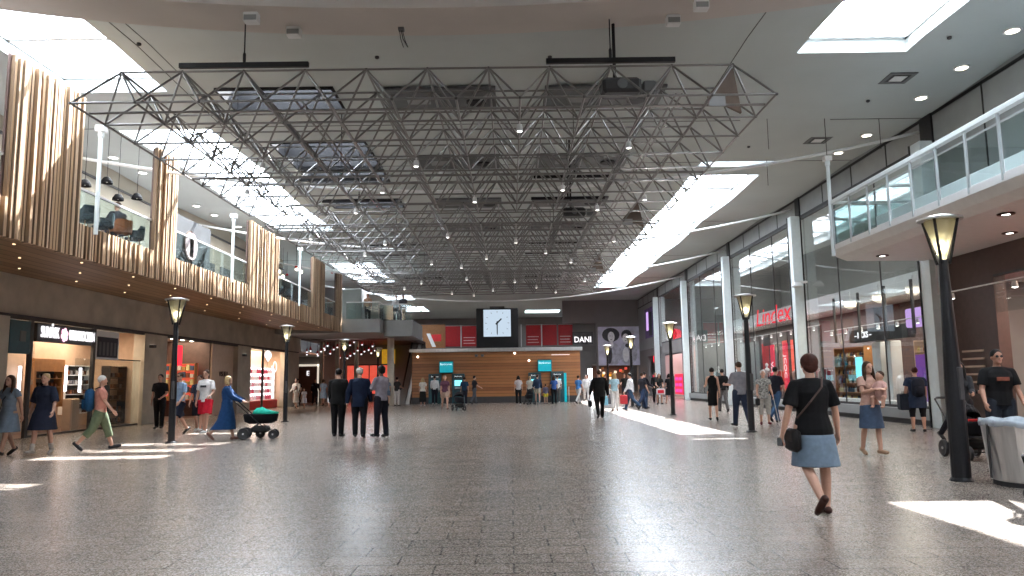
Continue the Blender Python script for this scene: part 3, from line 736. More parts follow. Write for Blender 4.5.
# red banners over the far gallery
g=MB(); g.box(-14,71,4.1,8.0,71.3,4.6); struct('trim_6',g,M['greywall'])
bn=[(-6.15,-4.75,0,'red banner left of the clock, outer one without print'),(-4.6,-3.15,1,'red banner left of the clock with pale lines of print'),(1.45,2.85,1,'red banner right beside the clock with pale lines of print'),(3.0,4.35,0,'plain red banner, middle of the three right of the clock'),(4.5,5.85,1,'rightmost red banner with pale lines of print')]
for a,b,t,l in bn:
    o=MB().box(a,70.6,4.7,b,70.66,6.62,bev=.01).build('red_banner',M['redban']); tag(o,l,'banner')
    MB().tube([(a,70.6,6.65),(b,70.6,6.65)],.03,6).build('top_rod',M['steel'],o)
    if t:
        for k in range(3): MB().box(a+.15,70.57,4.95+k*.27,b-.2-.1*(k%2),70.6,5.02+k*.27).build('print_line',M['redtext'],o)
for x in (-4.68,1.0,2.92): tag(MB().box(x-.05,70.55,4.6,x+.05,70.65,6.7).build('pale_divider',M['white']),'pale upright strip between the red banners','strip','pale strips between the banners')
sg=empty('shop_sign',(6.75,69.6,5.1),0,'white capital letters reading DAN at the right end of the kiosk roof','sign')
MB().box(-1.0,.02,-.4,.9,.12,.75).build('dark_back',M['dark'],sg)
text('lettering','DANI',M['signw'],.74,(-.05,-.0,.02),FACE_NY,sg,.03,sx=.9,off=.01)
sg=empty('shop_sign',(-7.3,69.6,5.1),R(-8),'slanted red and white sign left of the red banners','sign')
MB().loft([[(-.55,0,.8),(-.2,0,.8),(.35,0,-.45),(0,0,-.45)],[(-.55,.06,.8),(-.2,.06,.8),(.35,.06,-.45),(0,.06,-.45)]]).build('white_stripe',M['white'],sg)
MB().box(-.1,.07,.05,.85,.1,.7).build('red_field',M['red'],sg)
tag(MB().box(-9.6,72,4.6,-6.3,72.2,6.9).build('brown_gallery_panel',M['orange']),'brown wood panel on the gallery left of the red banners','panel')

# big black and white poster on the end wall
P_=empty('wall_poster',(10.1,69.9,4.5),0,'huge black and white poster of two people above the far shop entrance','poster')
MB().box(-1.95,-.02,-1.78,1.9,.08,1.82).build('print',M['posterbg'],P_)
def pe(nm,m,x,z,rx,rz,d):
    MB().ell((x,-.02-d,z),(rx,.012,rz),20,8).build(nm,m,P_)
pe('hair_shape',M['posterdk'],-.75,1.05,.82,.66,.0); pe('face_shape',M['posterlt'],-.72,.86,.32,.5,.02)
pe('coat_shape',M['postermd'],-.55,-.75,.75,1.05,.0); pe('coat_shape',M['posterdk'],-.95,-.7,.28,.95,.02); pe('shirt_shape',M['posterlt'],-.72,.12,.2,.28,.03)
pe('hair_shape',M['posterdk'],.72,1.0,.5,.52,.0); pe('face_shape',M['posterlt'],.62,.72,.30,.44,.02); pe('coat_shape',M['postermd'],.85,-.65,.85,1.1,.01); pe('coat_shape',M['posterlt'],.6,-.8,.3,.7,.03); pe('scarf_shape',M['posterdk'],.9,.05,.35,.2,.035)
for dx,dz,cx,cz in ((-.1,.08,-.72,.86),(.1,.08,-.72,.86),(-.09,.06,.62,.72),(.1,.06,.62,.72)): pe('eye_shape',M['posterdk'],cx+dx,cz+dz,.045,.025,.045)
pe('mouth_shape',M['posterdk'],-.72,.62,.1,.03,.045); pe('mouth_shape',M['posterdk'],.62,.5,.09,.03,.045)
# far entrance glow below poster
struct('wall_far_shop',MB().box(8.2,76,0,XR,76.2,2.9),M['brown'])
for k in range(16):
    rnd=random.Random(k); x=8.5+rnd.random()*3.2; z=.9+rnd.random()*1.7
    o=MB().box(x-.12,75.7,z-.12,x+.12,75.9,z+.12,bev=.02).build('lit_display_box',[M['orange'],M['spot'],M['redglow'],M['yellow']][k%4] if k%4!=1 else M['lampglass']); tag(o,'small lit box in the warm far shop below the big poster','display box','lit boxes in the far shop')
# violet poster on the right-hand grey wall
o=MB().box(XR-.06,61.7,4.95,XR-.01,66.3,7.5).build('wall_poster',M['violet']); tag(o,'tall violet poster on the grey wall beside the farthest facade column','poster')
MB().box(XR-.07,63.0,5.1,XR-.06,64.4,7.1,bev=.0).build('dark_figure',M['posterdk'],o); MB().box(XR-.07,64.6,5.6,XR-.06,65.6,7.2).build('pale_figure',M['lilac'],o)

# ------------------------------------------------------------------ generic shop furniture
_prod={}
def shelf_goods(kind,x,y,z,rows,cols,dy,dz,colors,label,group,dirx=-1,size=(.09,.06,.16)):
    """individual products on the boards of a shelf (one object each)"""
    rnd=random.Random(int(x*7+y*13+z*3))
    for r in range(rows):
        for c in range(cols):
            key=(kind,size,(r*3+c*5+rnd.randrange(9))%len(colors))
            if key not in _prod:
                m=colors[key[2]]; mb=MB(); w,d,h=size
                if kind=='bottle': mb.lathe([(w*.5,0),(w*.5,h*.65),(w*.2,h*.78),(w*.2,h)],(0,0,0),8)
                elif kind=='shoe': mb.loft([[(-d*.5,-w,0),(d*.5,-w,0),(d*.5,-w,h),(-d*.5,-w,h)],[(-d*.5,0,0),(d*.5,0,0),(d*.5,0,h*.6),(-d*.5,0,h*.6)],[(-d*.3,w,0),(d*.3,w,0),(d*.3,w,h*.25),(-d*.3,w,h*.25)]])
                else: mb.box(-d*.5,-w*.5,0,d*.5,w*.5,h,bev=.008)
                o=mb.build(kind,m); _prod[key]=o
            else:
                o=_prod[key].copy(); COL.objects.link(o)
            o.location=(x,y+c*dy+rnd.uniform(-.01,.01),z+r*dz); o['label']=label; o['category']=kind.replace('_',' '); o['group']=group
def shelf(x,y0,y1,z0,z1,n,label,m='white',depth=.35,back=None):
    s=empty('display_shelf',(x,y0,z0),0,label,'shelf')
    d=depth; h=z1-z0; w=y1-y0; sg=1 if x>0 else -1
    MB().box(sg*d,0,0,sg*(d-.03),w,h).build('back_panel',M[back or m],s)
    MB().box(0,0,0,sg*d,.03,h).build('side_panel',M[m],s); MB().box(0,w-.03,0,sg*d,w,h).build('side_panel',M[m],s)
    for k in range(n+1): MB().box(0,.03,h*k/n*.98,sg*d,w-.03,h*k/n*.98+.025).build('board',M[m],s)
    return s
def tube_light(x,y,z0,z1,label,group,m='tube'):
    o=MB().box(x-.03,y-.035,z0,x+.03,y+.035,z1).build('light_tube',M[m]); tag(o,label,'light',group)
def rail_lights(x,y0,y1,z,n,label,group):
    r=MB().tube([(x,y0,z),(x,y1,z)],.02,6).build('lighting_rail',M['white']); tag(r,label,'lighting rail')
    for k in range(n):
        y=y0+(y1-y0)*(k+.5)/n
        s=empty('track_spotlight',(x,y,z),0,'small white spotlight on the '+group,'spotlight',group)
        MB().lathe([(.045,-.04),(.06,-.18)],(0,0,0),10).build('housing',M['white'],s); MB().lathe([(.055,-.18),(.01,-.19)],(0,0,0),10).build('lens',M['spotw'],s)
PC=[fab((.5,.3,.1)),fab((.6,.55,.5)),fab((.25,.08,.05)),fab((.08,.12,.2)),fab((.7,.62,.3)),fab((.04,.04,.04))]
PD=[fab((.03,.03,.035)),fab((.12,.06,.04)),fab((.3,.12,.06)),fab((.2,.2,.22))]
PW=[fab((.75,.7,.7)),fab((.7,.3,.35)),fab((.8,.6,.6)),fab((.6,.1,.15))]

# left bay A: shop with the long white sign and the pink flower
struct('wall_shop_cream',MB().box(-16.3,20.6,0,-16.2,29.3,3.5),M['warmwall'])
for i,y in enumerate((21.75,25.05)):
    tag(MB().box(-13.99,y-.07,0.01,-13.9,y+.07,3.36).build('shop_front_post',M['dark']),'dark upright post of the shop front %s the white letter sign'%('left of','right of')[i:i+1][0] if False else 'dark upright post of the shop front %s of the white letter sign'%['left','right'][i],'post')
sg=empty('shop_sign',(-13.93,23.55,3.05),0,'long white lit letters split by a pink flower on the left shop','sign')
MB().box(-.12,-1.5,-.26,-.02,1.5,.30).build('dark_board',M['dark'],sg)
text('lettering','SUNÅSK',M['signw'],.48,(0.02,-.93,.02),FACE_PX,sg,.02,sx=.50)
text('lettering','URBANOCHEN',M['signw'],.46,(0.02,.77,.0),FACE_PX,sg,.02,sx=.45)
for k in range(6):
    a=k*PI/3+.3; MB().ell((.02,math.cos(a)*.12-.2,math.sin(a)*.14),(.02,.075,.085)).build('petal',M['signp'],sg)
MB().ell((.03,-.2,0),(.02,.05,.05)).build('flower_centre',M['signw'],sg)
o=MB().box(-14.0,20.78,2.4,-13.9,21.66,3.34).build('shop_poster',M['tealdark']); tag(o,'dark teal poster at the far left edge above the cream wall','poster')
MB().box(-13.9,21.2,2.75,-13.88,21.45,3.05).build('faint_figure',M['duct'],o)
o=MB().box(-14.02,25.15,2.37,-13.93,26.65,3.33).build('framed_picture',M['white']); tag(o,'dark picture in a white frame right of the white letter sign','picture')
MB().box(-13.93,25.25,2.43,-13.91,26.55,3.12).build('dark_print',M['posterdk'],o)
for k in range(5): MB().box(-13.91,25.35+k*.24,2.5,-13.905,25.47+k*.24,2.95).build('faint_figure',M['duct'],o)
w=struct('window_30',MB().box(-14.05,21.8,.0,-14.0,28.4,.06).box(-14.05,25.1,2.36,-14.0,28.4,2.40),M['dark'])
MB().box(-14.03,21.8,.06,-14.02,22.1,2.8).build('glass_pane',M['glass'],w); MB().box(-14.03,24.2,.06,-14.02,28.4,2.36).build('glass_pane',M['glass'],w)
# wooden framed display
d=empty('wooden_display_case',(-15.0,23.65,0),0,'orange wood framed display case with dark goods under the white letter sign','display case')
f=MB(); f.box(-.25,0,.8,.02,.12,2.35); f.box(-.25,1.5,.8,.02,1.62,2.35); f.box(-.25,.12,1.95,.02,1.5,2.35); f.box(-.25,.12,.8,.02,1.5,.9); f.build('wood_frame',M['orange'],d)
MB().box(-.27,.1,.85,-.25,1.52,2.0).build('back_panel',M['dark'],d)
for k in range(4): MB().box(-.25,.12,.9+k*.27,-.02,1.5,.92+k*.27).build('board',M['orange'],d)
shelf_goods('shoe',-15.12,23.91,.925,4,6,.22,.27,PD,'small dark item on the boards of the orange wood display case','items in the orange display case',size=(.07,.09,.13))
struct('wall_shop_front_panel',MB().box(-15.32,21.2,0,-15.28,25.5,.8).box(-15.32,21.2,2.35,-15.28,25.5,3.4).box(-15.32,21.2,.8,-15.28,23.6,2.35),M['warmwall'])
for i,(y,z0,z1) in enumerate(((23.15,1.35,2.1),(25.55,1.3,2.15),(26.4,1.25,2.1),(28.1,1.35,2.15))): tube_light(-15.1,y,z0,z1,'upright white light tube in the shop with the white letter sign','light tubes of the left shop')
shelf(-15.3,25.9,27.5,.5,2.2,5,'display shelf of small goods right of the orange display case','white',.3,'dark')
shelf_goods('box',-15.4,26.0,.53,5,9,.17,.335,PD+PW[:1],'small packet on the shelf right of the orange display case','packets on the left shop shelf',size=(.09,.08,.14))
c=shelf(-14.9,28.0,29.2,.05,2.2,5,'tall black cabinet beside the first stone pier','black',.35,'warmwall')
shelf_goods('box',-15.05,28.1,.1,5,6,.19,.42,PD,'small dark item in the tall black cabinet','items in the tall black cabinet',size=(.1,.08,.16))
o=MB().box(-14.9,25.1,0,-14.6,25.6,1.05,bev=.02).build('counter_block',M['warmwall']); tag(o,'narrow cream counter block behind the man with the backpack','counter')

# bay B: dark shop with a red sign and warm shelves
struct('wall_shop_dark',MB().box(-17.0,30.2,0,-16.9,35.5,3.5).box(-17,35.4,0,-14.2,35.5,3.5),M['brown'])
struct('wall_shop_cream_right',MB().box(-14.25,35.5,0,-14.12,38.2,3.45),M['warmwall'])
tag(text('wall_lettering','VISUELL',M['brown'],.34,(-14.08,36.9,1.95),FACE_PX,None,.01),'dark lettering on the cream wall right of the dark shop','lettering')
o=MB().box(-14.75,33.0,2.3,-14.65,33.5,3.2,bev=.02).build('red_sign',M['signr']); tag(o,'small upright red lit sign inside the dark shop','sign')
for k,(x0,l) in enumerate(((-14.6,'warm lit shelf at the street side inside the dark shop'),(-15.75,'warm lit shelf deeper inside the dark shop'))):
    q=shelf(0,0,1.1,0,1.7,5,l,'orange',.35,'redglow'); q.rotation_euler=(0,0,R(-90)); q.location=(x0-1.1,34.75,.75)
    for r_ in range(5):
        for c_ in range(5):
            o=MB().box(-.08,-.06,0,.08,.06,.16+.05*((r_+c_)%3),bev=.008).build('box',PC[(r_*2+c_)%5]); o.location=(x0-.16-c_*.195,34.84,.79+r_*.334); tag(o,'small packet on the warm shelf %s the dark shop'%['at the street side of','deeper inside'][k],'box','packets on the dark shop shelf %s'%['street side','deeper'][k])
for y in (31,32,33,34,35): 
    o=MB().lathe([(.08,3.5),(.08,3.46),(.02,3.455)],(-14.9,y,0),12).build('downlight',M['spot']); tag(o,'round ceiling light inside the dark shop','ceiling light','ceiling lights of the dark shop')
# bay C: shop with neon bubble and pink goods
struct('wall_shop_cream_far',MB().box(-15.6,40.1,0,-15.5,47.9,3.5),M['warmwall'])
o=MB().box(-13.99,42.15,0.01,-13.9,42.3,3.36).build('shop_front_post',M['dark']); tag(o,'dark post in the middle of the shop with pink goods','post')
s=shelf(-15.0,42.6,47.8,.5,2.45,5,'wide bright shelf of pink and white goods','white',.3,'tube')
shelf_goods('bottle',-15.1,42.8,.53,5,12,.4,.385,PW,'pink or white bottle on the wide bright shelf','bottles on the pink shelf',size=(.2,.1,.3))
o=MB().box(-14.7,41,0.02,-14.4,46.5,.5,bev=.02).build('red_counter',M['red']); tag(o,'low red and orange counter below the pink goods','counter')
sg=empty('neon_sign',(-14.0,43.3,3.05),0,'white neon bubble sign on the shop with pink goods','sign')
for (y,z,r) in ((-.35,.05,.26),(0,.15,.3),(.35,.05,.26),(0,-.1,.3)): MB().ell((0,y,z),(.05,r,r*.75)).build('neon_bubble',M['signw'],sg)
sg=empty('neon_sign',(-14.0,44.6,2.45),0,'blue white round neon sign below the bubble sign','sign')
MB().tube([(0,.3*math.cos(a*PI/9),.3*math.sin(a*PI/9)) for a in range(19)],.03,6).build('ring',M['signw'],sg); MB().box(-.02,-.6,-.05,.02,-.35,.05).build('dash',M['signw'],sg)
# wall sconces on the piers
for i,y in enumerate((28.9,38.9)):
    s=empty('wall_sconce',(-13.8,y,2.95),0,['dark wall sconce on the first stone pier','dark wall sconce on the second stone pier'][i],'wall light')
    MB().box(-.1,-.12,-.06,.1,.12,.06,bev=.02).build('housing',M['dark'],s); MB().box(-.07,-.09,.06,.07,.09,.07).build('lens',M['lampglass'],s)
# far left cafe under the red pendants
gl=struct('window_31',MB().box(-12.6,57.85,.5,-9.4,57.95,.6).box(-12.6,57.85,2.75,-9.4,57.95,2.85).box(-10.95,57.85,.6,-10.88,57.95,2.75),M['dark'])
MB().box(-12.6,57.9,.6,-10.95,57.93,2.75).build('lit_graphic',M['redglow'],gl); MB().box(-10.88,57.9,.6,-9.4,57.93,2.75).build('lit_graphic',M['redglow'],gl)
o=MB().box(-9.85,57.3,2.85,-8.85,57.4,3.95).build('yellow_board',M['yellow']); tag(o,'yellow hanging board beside the round column','sign')
dr=struct('door_1',MB().box(-17.2,57.8,0,-17.0,57.98,2.9).box(-14.9,57.8,0,-14.7,57.98,2.9).box(-17.2,57.8,2.75,-14.7,57.98,2.9),M['lampglass'])
MB().box(-17.0,57.85,0,-14.9,57.9,2.75).build('dark_doorway',M['brown'],dr)
tag(text('door_lettering','E',M['signw'],.5,(-15.6,57.8,2.2),FACE_NY,None,.01),'white letter in the lit doorway under the pendants','lettering')
PEND=[(65,310),(65,335),(98,290),(165,330),(200,305),(230,275),(262,250),(288,325),(320,285),(355,265),(380,365),(452,370),(480,345),(515,215),(475,245),(518,325),(550,295),(550,355),(585,330),(590,240),(615,305),(655,290),(692,255),(715,295),(680,320),(100,300),(170,345),(235,290)]
rnd=random.Random(3)
pend0=None
for (a,b) in PEND:
    X=300+a/9.6; Y=320+b/9.6; D=50.6+rnd.random()*2
    x=(X-510)/748*D; z=1.45+(387.6-.014*X-Y)/748*D
    if pend0 is None:
        pd=empty('pendant_lamp',(x,D,z),0,'small red pendant lamp with a white bulb in the cluster at far left','pendant lamp','red pendant lamps'); pend0=pd
        MB().lathe([(.02,.24),(.05,.2),(.085,.03),(.08,.03)],(0,0,0),12).build('shade',M['redban'],pd)
        MB().ell((0,0,0),(.06,.06,.06),10,6).build('bulb',M['signw'],pd)
        MB().tube([(0,0,.22),(0,0,.9)],.01,4).build('cord',M['black'],pd)
    else:
        pd=copy_tree(pend0); pd.location=(x,D,z)

# ------------------------------------------------------------------ right shops
# bay 1: cosmetics shop with dark sign band
o=empty('shop_sign',(12.75,26.1,2.9),0,'dark sign band reading KICKS over the cosmetics display','sign')
MB().box(0,-2.1,-.24,.25,2.1,.24,bev=.02).build('dark_band',M['dark'],o)
text('lettering','– KICKS –',M['signw'],.3,(-.02,.95,0),FACE_NX,o,.01,off=.006)
o=MB().box(12.7,22.2,2.95,12.95,24.0,3.55,bev=.03).build('lilac_light_box',M['lilac']); tag(o,'glowing lilac light box beside the near facade column','light box')
for i,(a,b,z0,z1,m,l) in enumerate(((26.2,26.8,.42,2.62,'white','broad white pillar inside the cosmetics window'),(25.5,25.8,.42,2.62,'white','slimmer white pillar inside the cosmetics window'))):
    tag(MB().box(12.9,a,z0,13.3,b,z1,bev=.02).build('display_pillar',M[m]),l,'pillar')
tag(MB().box(13.2,23.7,.42,13.3,24.5,2.1).build('purple_display_panel',M['purple']),'purple display panel in the window behind the woman with the backpack','panel')
for i,(y0,y1,l) in enumerate(((22.9,25.3,'warm shelf of small goods nearest the near facade column'),(26.9,28.1,'warm shelf of small goods left of the white pillar'),(28.9,31.6,'brown shelf of small goods beyond the blue screen'))):
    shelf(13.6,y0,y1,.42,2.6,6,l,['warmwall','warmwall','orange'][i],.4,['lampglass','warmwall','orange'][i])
    shelf_goods('bottle',13.72,y0+.12,.45,6,int((y1-y0)/.2),.2,.345,PC,'small bottle on the %s'%l,'bottles on shelf %s'%['near the column','left of the pillar','beyond the blue screen'][i],size=(.12,.1,.22))
o=MB().box(13.1,28.15,1.35,13.18,28.6,2.15,bev=.01).build('blue_screen',M['screen']); tag(o,'tall bright blue screen in the cosmetics window','screen')
o=MB().box(12.5,21.2,.42,12.9,29.8,.62,bev=.02).build('window_sill_shelf',M['white']); tag(o,'long white low shelf just inside the near shop window','shelf')
for i,y in enumerate((23.0,24.7,26.6,28.6)):
    tag(MB().box(12.4,y-.05,2.7,12.46,y+.05,4.4).build('dark_strip',M['dark']),'dark upright strip hanging above the shop sign behind the glass','strip','dark strips behind the near glass')
rail_lights(12.6,21.2,30.0,3.22,7,'white lighting rail with small spotlights behind the near glass','rail behind the near glass')
for y in (22.5,24.3,26.6,28.9):
    o=MB().lathe([(.24,0),(.2,-.22),(.05,-.3)],(13.2,y,4.32),14).build('dome_lamp',M['lampglass']); tag(o,'pale dome lamp under the upper floor behind the near glass','lamp','dome lamps behind the near glass'); MB().lathe([(.03,0),(.03,.4)],(13.2,y,4.3),6).build('stem',M['white'],o)
rail_lights(15,21.2,30.0,6.9,5,'upper lighting rail on the upper floor behind the near glass','upper rail behind the near glass')
# bay 2: red script sign and red vertical banners
sg=empty('shop_sign',(12.3,35.1,4.3),0,'large red script sign Lindex hanging behind the glass','sign')
text('lettering','Lindex',M['signr'],1.2,(0,0,0),FACE_NX,sg,.008,sx=1.45,shear=.2)
MB().tube([(0,-1.8,-.25),(0,1.8,-.25)],.03,6).build('mounting_rail',M['white'],sg)
for i,(y,t,l) in enumerate(((35.5,'VA','left red lit vertical banner behind the white haired woman'),(33.8,'JCOC','middle red lit vertical banner with tall letters'),(31.9,'VED','right red lit vertical banner beside the facade column'))):
    o=MB().box(12.35,y-.24,.9 if i else 1.3,12.4,y+.24,2.95).build('vertical_banner',M['redlit']); tag(o,l,'banner')
    text('lettering',t,M['signw'],.42,(12.33,y,1.9),(R(90),R(90),R(-90)),None,.004).parent=o
rail_lights(12.8,30.9,40.0,3.55,7,'white lighting rail behind the glass of the red shop','rail of the red shop')
for i,y in enumerate((31.3,33.2,34.9,37.4,38.9)):
    tag(MB().box(12.9,y-.08,.42,13.0,y+.08,3.6).build('dark_display_post',M['dark']),'dark upright post in the window of the red shop','post','dark posts in the red shop')
for i,y in enumerate((36.4,38.0,39.5)):
    o=MB().box(13.4,y-.6,.42,13.5,y+.6,3.2).build('display_backdrop',[M['redglow'],M['greywall'],M['red']][i]); tag(o,['pinkish lit backdrop in the red shop','grey backdrop in the red shop','dark red backdrop at the far end of the red shop'][i],'backdrop')
tag(MB().box(12.8,36.9,3.0,12.9,38.0,3.4).build('small_screen',M['duct']),'small grey hanging panel in the red shop window','panel')
# bay 3
rail_lights(12.8,40.9,49.9,3.6,6,'white lighting rail behind the third glass bay','rail of the third glass bay')
rnd=random.Random(9)
def mannequin(x,y,z,top,bot,label,rz=0):
    m=empty('mannequin',(x,y,z),rz,label,'mannequin')
    b=MB(); b.limb([(.09,0,.03),(.1,0,.45),(.08,0,.88)],[.04,.055,.08],8); b.limb([(-.09,0,.03),(-.1,.05,.45),(-.08,0,.88)],[.04,.055,.08],8)
    b.limb([(0,0,.9),(0,0,1.1),(0,0,1.35)],[.13,.11,.15],10); b.limb([(.2,0,1.38),(.26,0,1.1),(.24,.06,.86)],[.05,.04,.03],8); b.limb([(-.2,0,1.38),(-.26,0,1.1),(-.24,.06,.86)],[.05,.04,.03],8)
    b.limb([(0,0,1.4),(0,0,1.52)],[.05,.045],8); b.ell((0,.01,1.64),(.075,.09,.11)); b.build('body',M['white'],m,smooth=True)
    t=MB(); t.loft([[ (a*math.cos(2*PI*j/14),b_*math.sin(2*PI*j/14),z_) for j in range(14)] for a,b_,z_ in ((.19,.15,.85),(.16,.13,1.1),(.21,.15,1.33),(.13,.1,1.44))]); t.build('shirt',fab(top),m,smooth=True)
    t=MB(); t.loft([[ (a*math.cos(2*PI*j/14),b_*math.sin(2*PI*j/14),z_) for j in range(14)] for a,b_,z_ in ((.24,.2,.35),(.2,.17,.7),(.17,.14,.92))]); t.build('skirt',fab(bot),m,smooth=True)
mannequin(13.0,43.2,.42,(.5,.5,.5),(.1,.1,.14),'mannequin in grey top in the third glass bay, nearest')
mannequin(13.0,44.6,.42,(.6,.2,.2),(.5,.5,.5),'mannequin in red top in the third glass bay')
mannequin(13.0,47.2,.42,(.12,.2,.22),(.3,.3,.3),'mannequin in dark teal top in the third glass bay')
mannequin(13.2,38.8,.42,(.55,.45,.45),(.2,.2,.22),'mannequin in pale top at the far end of the red shop')
mannequin(13.0,22.4,.42,(.6,.6,.6),(.05,.05,.06),'figure in pale top standing inside the glass by the cosmetics display')
tag(MB().box(13.6,40.8,1.0,13.7,44.5,3.4).build('display_backdrop',M['panelgrey']),'grey backdrop in the third glass bay','backdrop')
def rack(x,y,z,label,cols,n=9):
    r=empty('clothes_rack',(x,y,z),0,label,'clothes rack')
    MB().tube([(0,-.7,0),(0,-.7,1.35),(0,.7,1.35),(0,.7,0)],.018,6).build('rail_frame',M['steel'],r); MB().box(-.2,-.72,0,.2,-.68,.03).box(-.2,.68,0,.2,.72,.03).build('feet',M['steel'],r)
    for k in range(n):
        yy=y-.6+1.2*k/(n-1); h=.7+.25*((k*7)%3)/2
        g=MB(); g.loft([[(-.05,-.02,-.04),(.05,-.02,-.04),(.05,.02,-.04),(-.05,.02,-.04)],[(-.21,-.03,-.12),(.21,-.03,-.12),(.21,.03,-.12),(-.21,.03,-.12)],[(-.19,-.045,-h),(.19,-.045,-h),(.19,.045,-h),(-.19,.045,-h)]])
        o=g.build('hanging_garment',fab(cols[k%len(cols)])); o.location=(x,yy,z+1.35); MB().tube([(0,0,0),(0,0,-.06)],.006,5).build('hook',M['steel'],o)
        sl_=label.replace('clothes rack','rack'); tag(o,'garment on the '+sl_,'garment','garments on the '+sl_)
rack(13.0,36.9,.42,'clothes rack with red and white garments in the red shop',[(.6,.04,.06),(.7,.65,.65),(.4,.02,.03)])
rack(13.3,34.6,.42,'clothes rack with grey garments behind the middle red banner',[(.3,.3,.32),(.6,.55,.55),(.1,.1,.12)])
rack(13.0,40.9+.9,.42,'clothes rack with pale garments in the third glass bay',[(.6,.58,.52),(.3,.35,.4),(.5,.2,.2)])
rack(13.3,45.9,.42,'clothes rack with dark garments in the third glass bay',[(.08,.08,.1),(.25,.1,.1),(.4,.4,.4)])
rack(13.3,48.6,.42,'clothes rack with mixed garments at the far end of the third glass bay',[(.5,.3,.1),(.1,.2,.3),(.7,.7,.7)])
rack(13.2,32.2,.42,'clothes rack with dark red garments beside the right red banner',[(.3,.03,.05),(.12,.1,.1),(.6,.5,.5)])
# bay 4: pink shop
sg=empty('shop_sign',(12.1,54.2,4.6),0,'small red script sign above the pink shop','sign'); text('lettering','Glitter',M['signr'],1.1,(0,0,0),FACE_NX,sg,.05,shear=.3,off=.02)
sg=empty('shop_sign',(12.1,57.0,4.6),0,'small white capital letters KAPP beside the red script sign','sign'); text('lettering','KAPP',M['signw'],.8,(0,0,0),FACE_NX,sg,.05)
tag(MB().box(12.5,52.9,1.5,12.6,53.6,3.2).build('pink_light_panel',M['pinklit']),'upright glowing pink panel in the pink shop','light panel')
o=MB().box(12.0,52.7,.3,12.5,55.3,1.75,bev=.02).build('red_cube_shelf',M['redlit']); tag(o,'red cube shelf with bright boxes in front of the pink shop','shelf')
for r_ in range(3):
    for c_ in range(2): MB().box(11.97,53.0+c_*1.15,.45+r_*.42,12.0,53.85+c_*1.15,.68+r_*.42).build('bright_box',M['pinklit'],o)
o=MB().box(11.95,60.8,.2,12.05,63.6,1.75,bev=.02).build('red_poster_board',M['redlit']); tag(o,'red poster board with white figure beside the far shop opening','poster board'); MB().loft([[(11.94,61.5,.4),(11.94,61.9,.4),(11.94,62.6,1.6),(11.94,62.2,1.6)],[(11.945,61.5,.4),(11.945,61.9,.4),(11.945,62.6,1.6),(11.945,62.2,1.6)]]).build('white_slash',M['signw'],o)
o=MB().lathe([(.35,-.03),(.35,.03)],(11.9,60.8,3.6),18,'x').build('round_sign',M['signw']); tag(o,'round white sign above the far shop opening','sign'); MB().lathe([(.2,-.05),(.2,-.04)],(11.9,60.8,3.6),14,'x').build('dark_centre',M['dark'],o)
o=MB().lathe([(.3,-.03),(.3,.03)],(12.3,64.5,3.1),18,'x').build('round_sign',M['signr']); tag(o,'round red sign inside the far shop opening','sign')
struct('wall_shop_far_warm',MB().box(14.5,50.2,0,14.6,66,4.0),M['warmwall'])
# near bay under the right balcony
struct('wall_shop_near',MB().box(15.6,4,0,15.7,20.4,3.95),M['warmwall'])
o=MB().box(14.8,12.5,2.45,15.0,18.3,3.05,bev=.02).build('purple_band',M['purple']); tag(o,'purple band on the wall of the near right shop','panel')
o=shelf(14.9,14.4,18.3,.3,2.3,5,'pale wall shelf in the near right shop behind the man in black','warmwall',.35)
shelf_goods('bottle',15.05,14.6,.33,5,16,.22,.39,PC,'small bottle on the pale wall shelf of the near right shop','bottles in the near right shop',size=(.12,.1,.24))
o=MB().box(12.6,15.0,.02,13.4,17.6,1.75,bev=.03).build('red_display_unit',M['red']); tag(o,'red display unit with white letters behind the man in black','display unit')
text('lettering','E',M['signw'],.35,(12.58,16.6,1.0),FACE_NX,None,.005).parent=o
for k,z in enumerate((2.05,1.85,1.65,1.45,1.25)): 
    s_=MB().box(XR-.03,19.0,z-.03,XR-.005,19.9,z+.02).build('pale_text_line',M['warmwall']); tag(s_,'pale line of print on the brown wall by the near lamp','lettering','pale print lines on the brown wall')
rl=MB().tube([(11.3,19.6,4.58),(11.3,19.6,3.55),(11.3,16.2,3.55)],.02,6).build('bracket_rail',M['white']); tag(rl,'white bracket rail with two spotlights in front of the brown wall','lighting rail')
for i,y in enumerate((19.0,16.6)):
    s=empty('track_spotlight',(11.3,y,3.55),0,['spotlight on the white bracket rail, nearer the brown wall lamp','bright spotlight at the end of the white bracket rail'][i],'spotlight'); MB().lathe([(.05,-.04),(.07,-.18)],(0,0,0),12).build('housing',M['white'],s); MB().lathe([(.065,-.18),(.01,-.2)],(0,0,0),12).build('lens',M['spotw'],s)
dm=MB().lathe([(.22,0),(.22,.05),(.16,.16),(.02,.19)],(11.6,30.0,5.05),18).build('camera_dome',M['white']); tag(dm,'white dome camera on the glass front near the balcony corner','camera'); MB().box(11.5,29.9,5.2,12.0,30.1,5.28).build('arm',M['white'],dm)

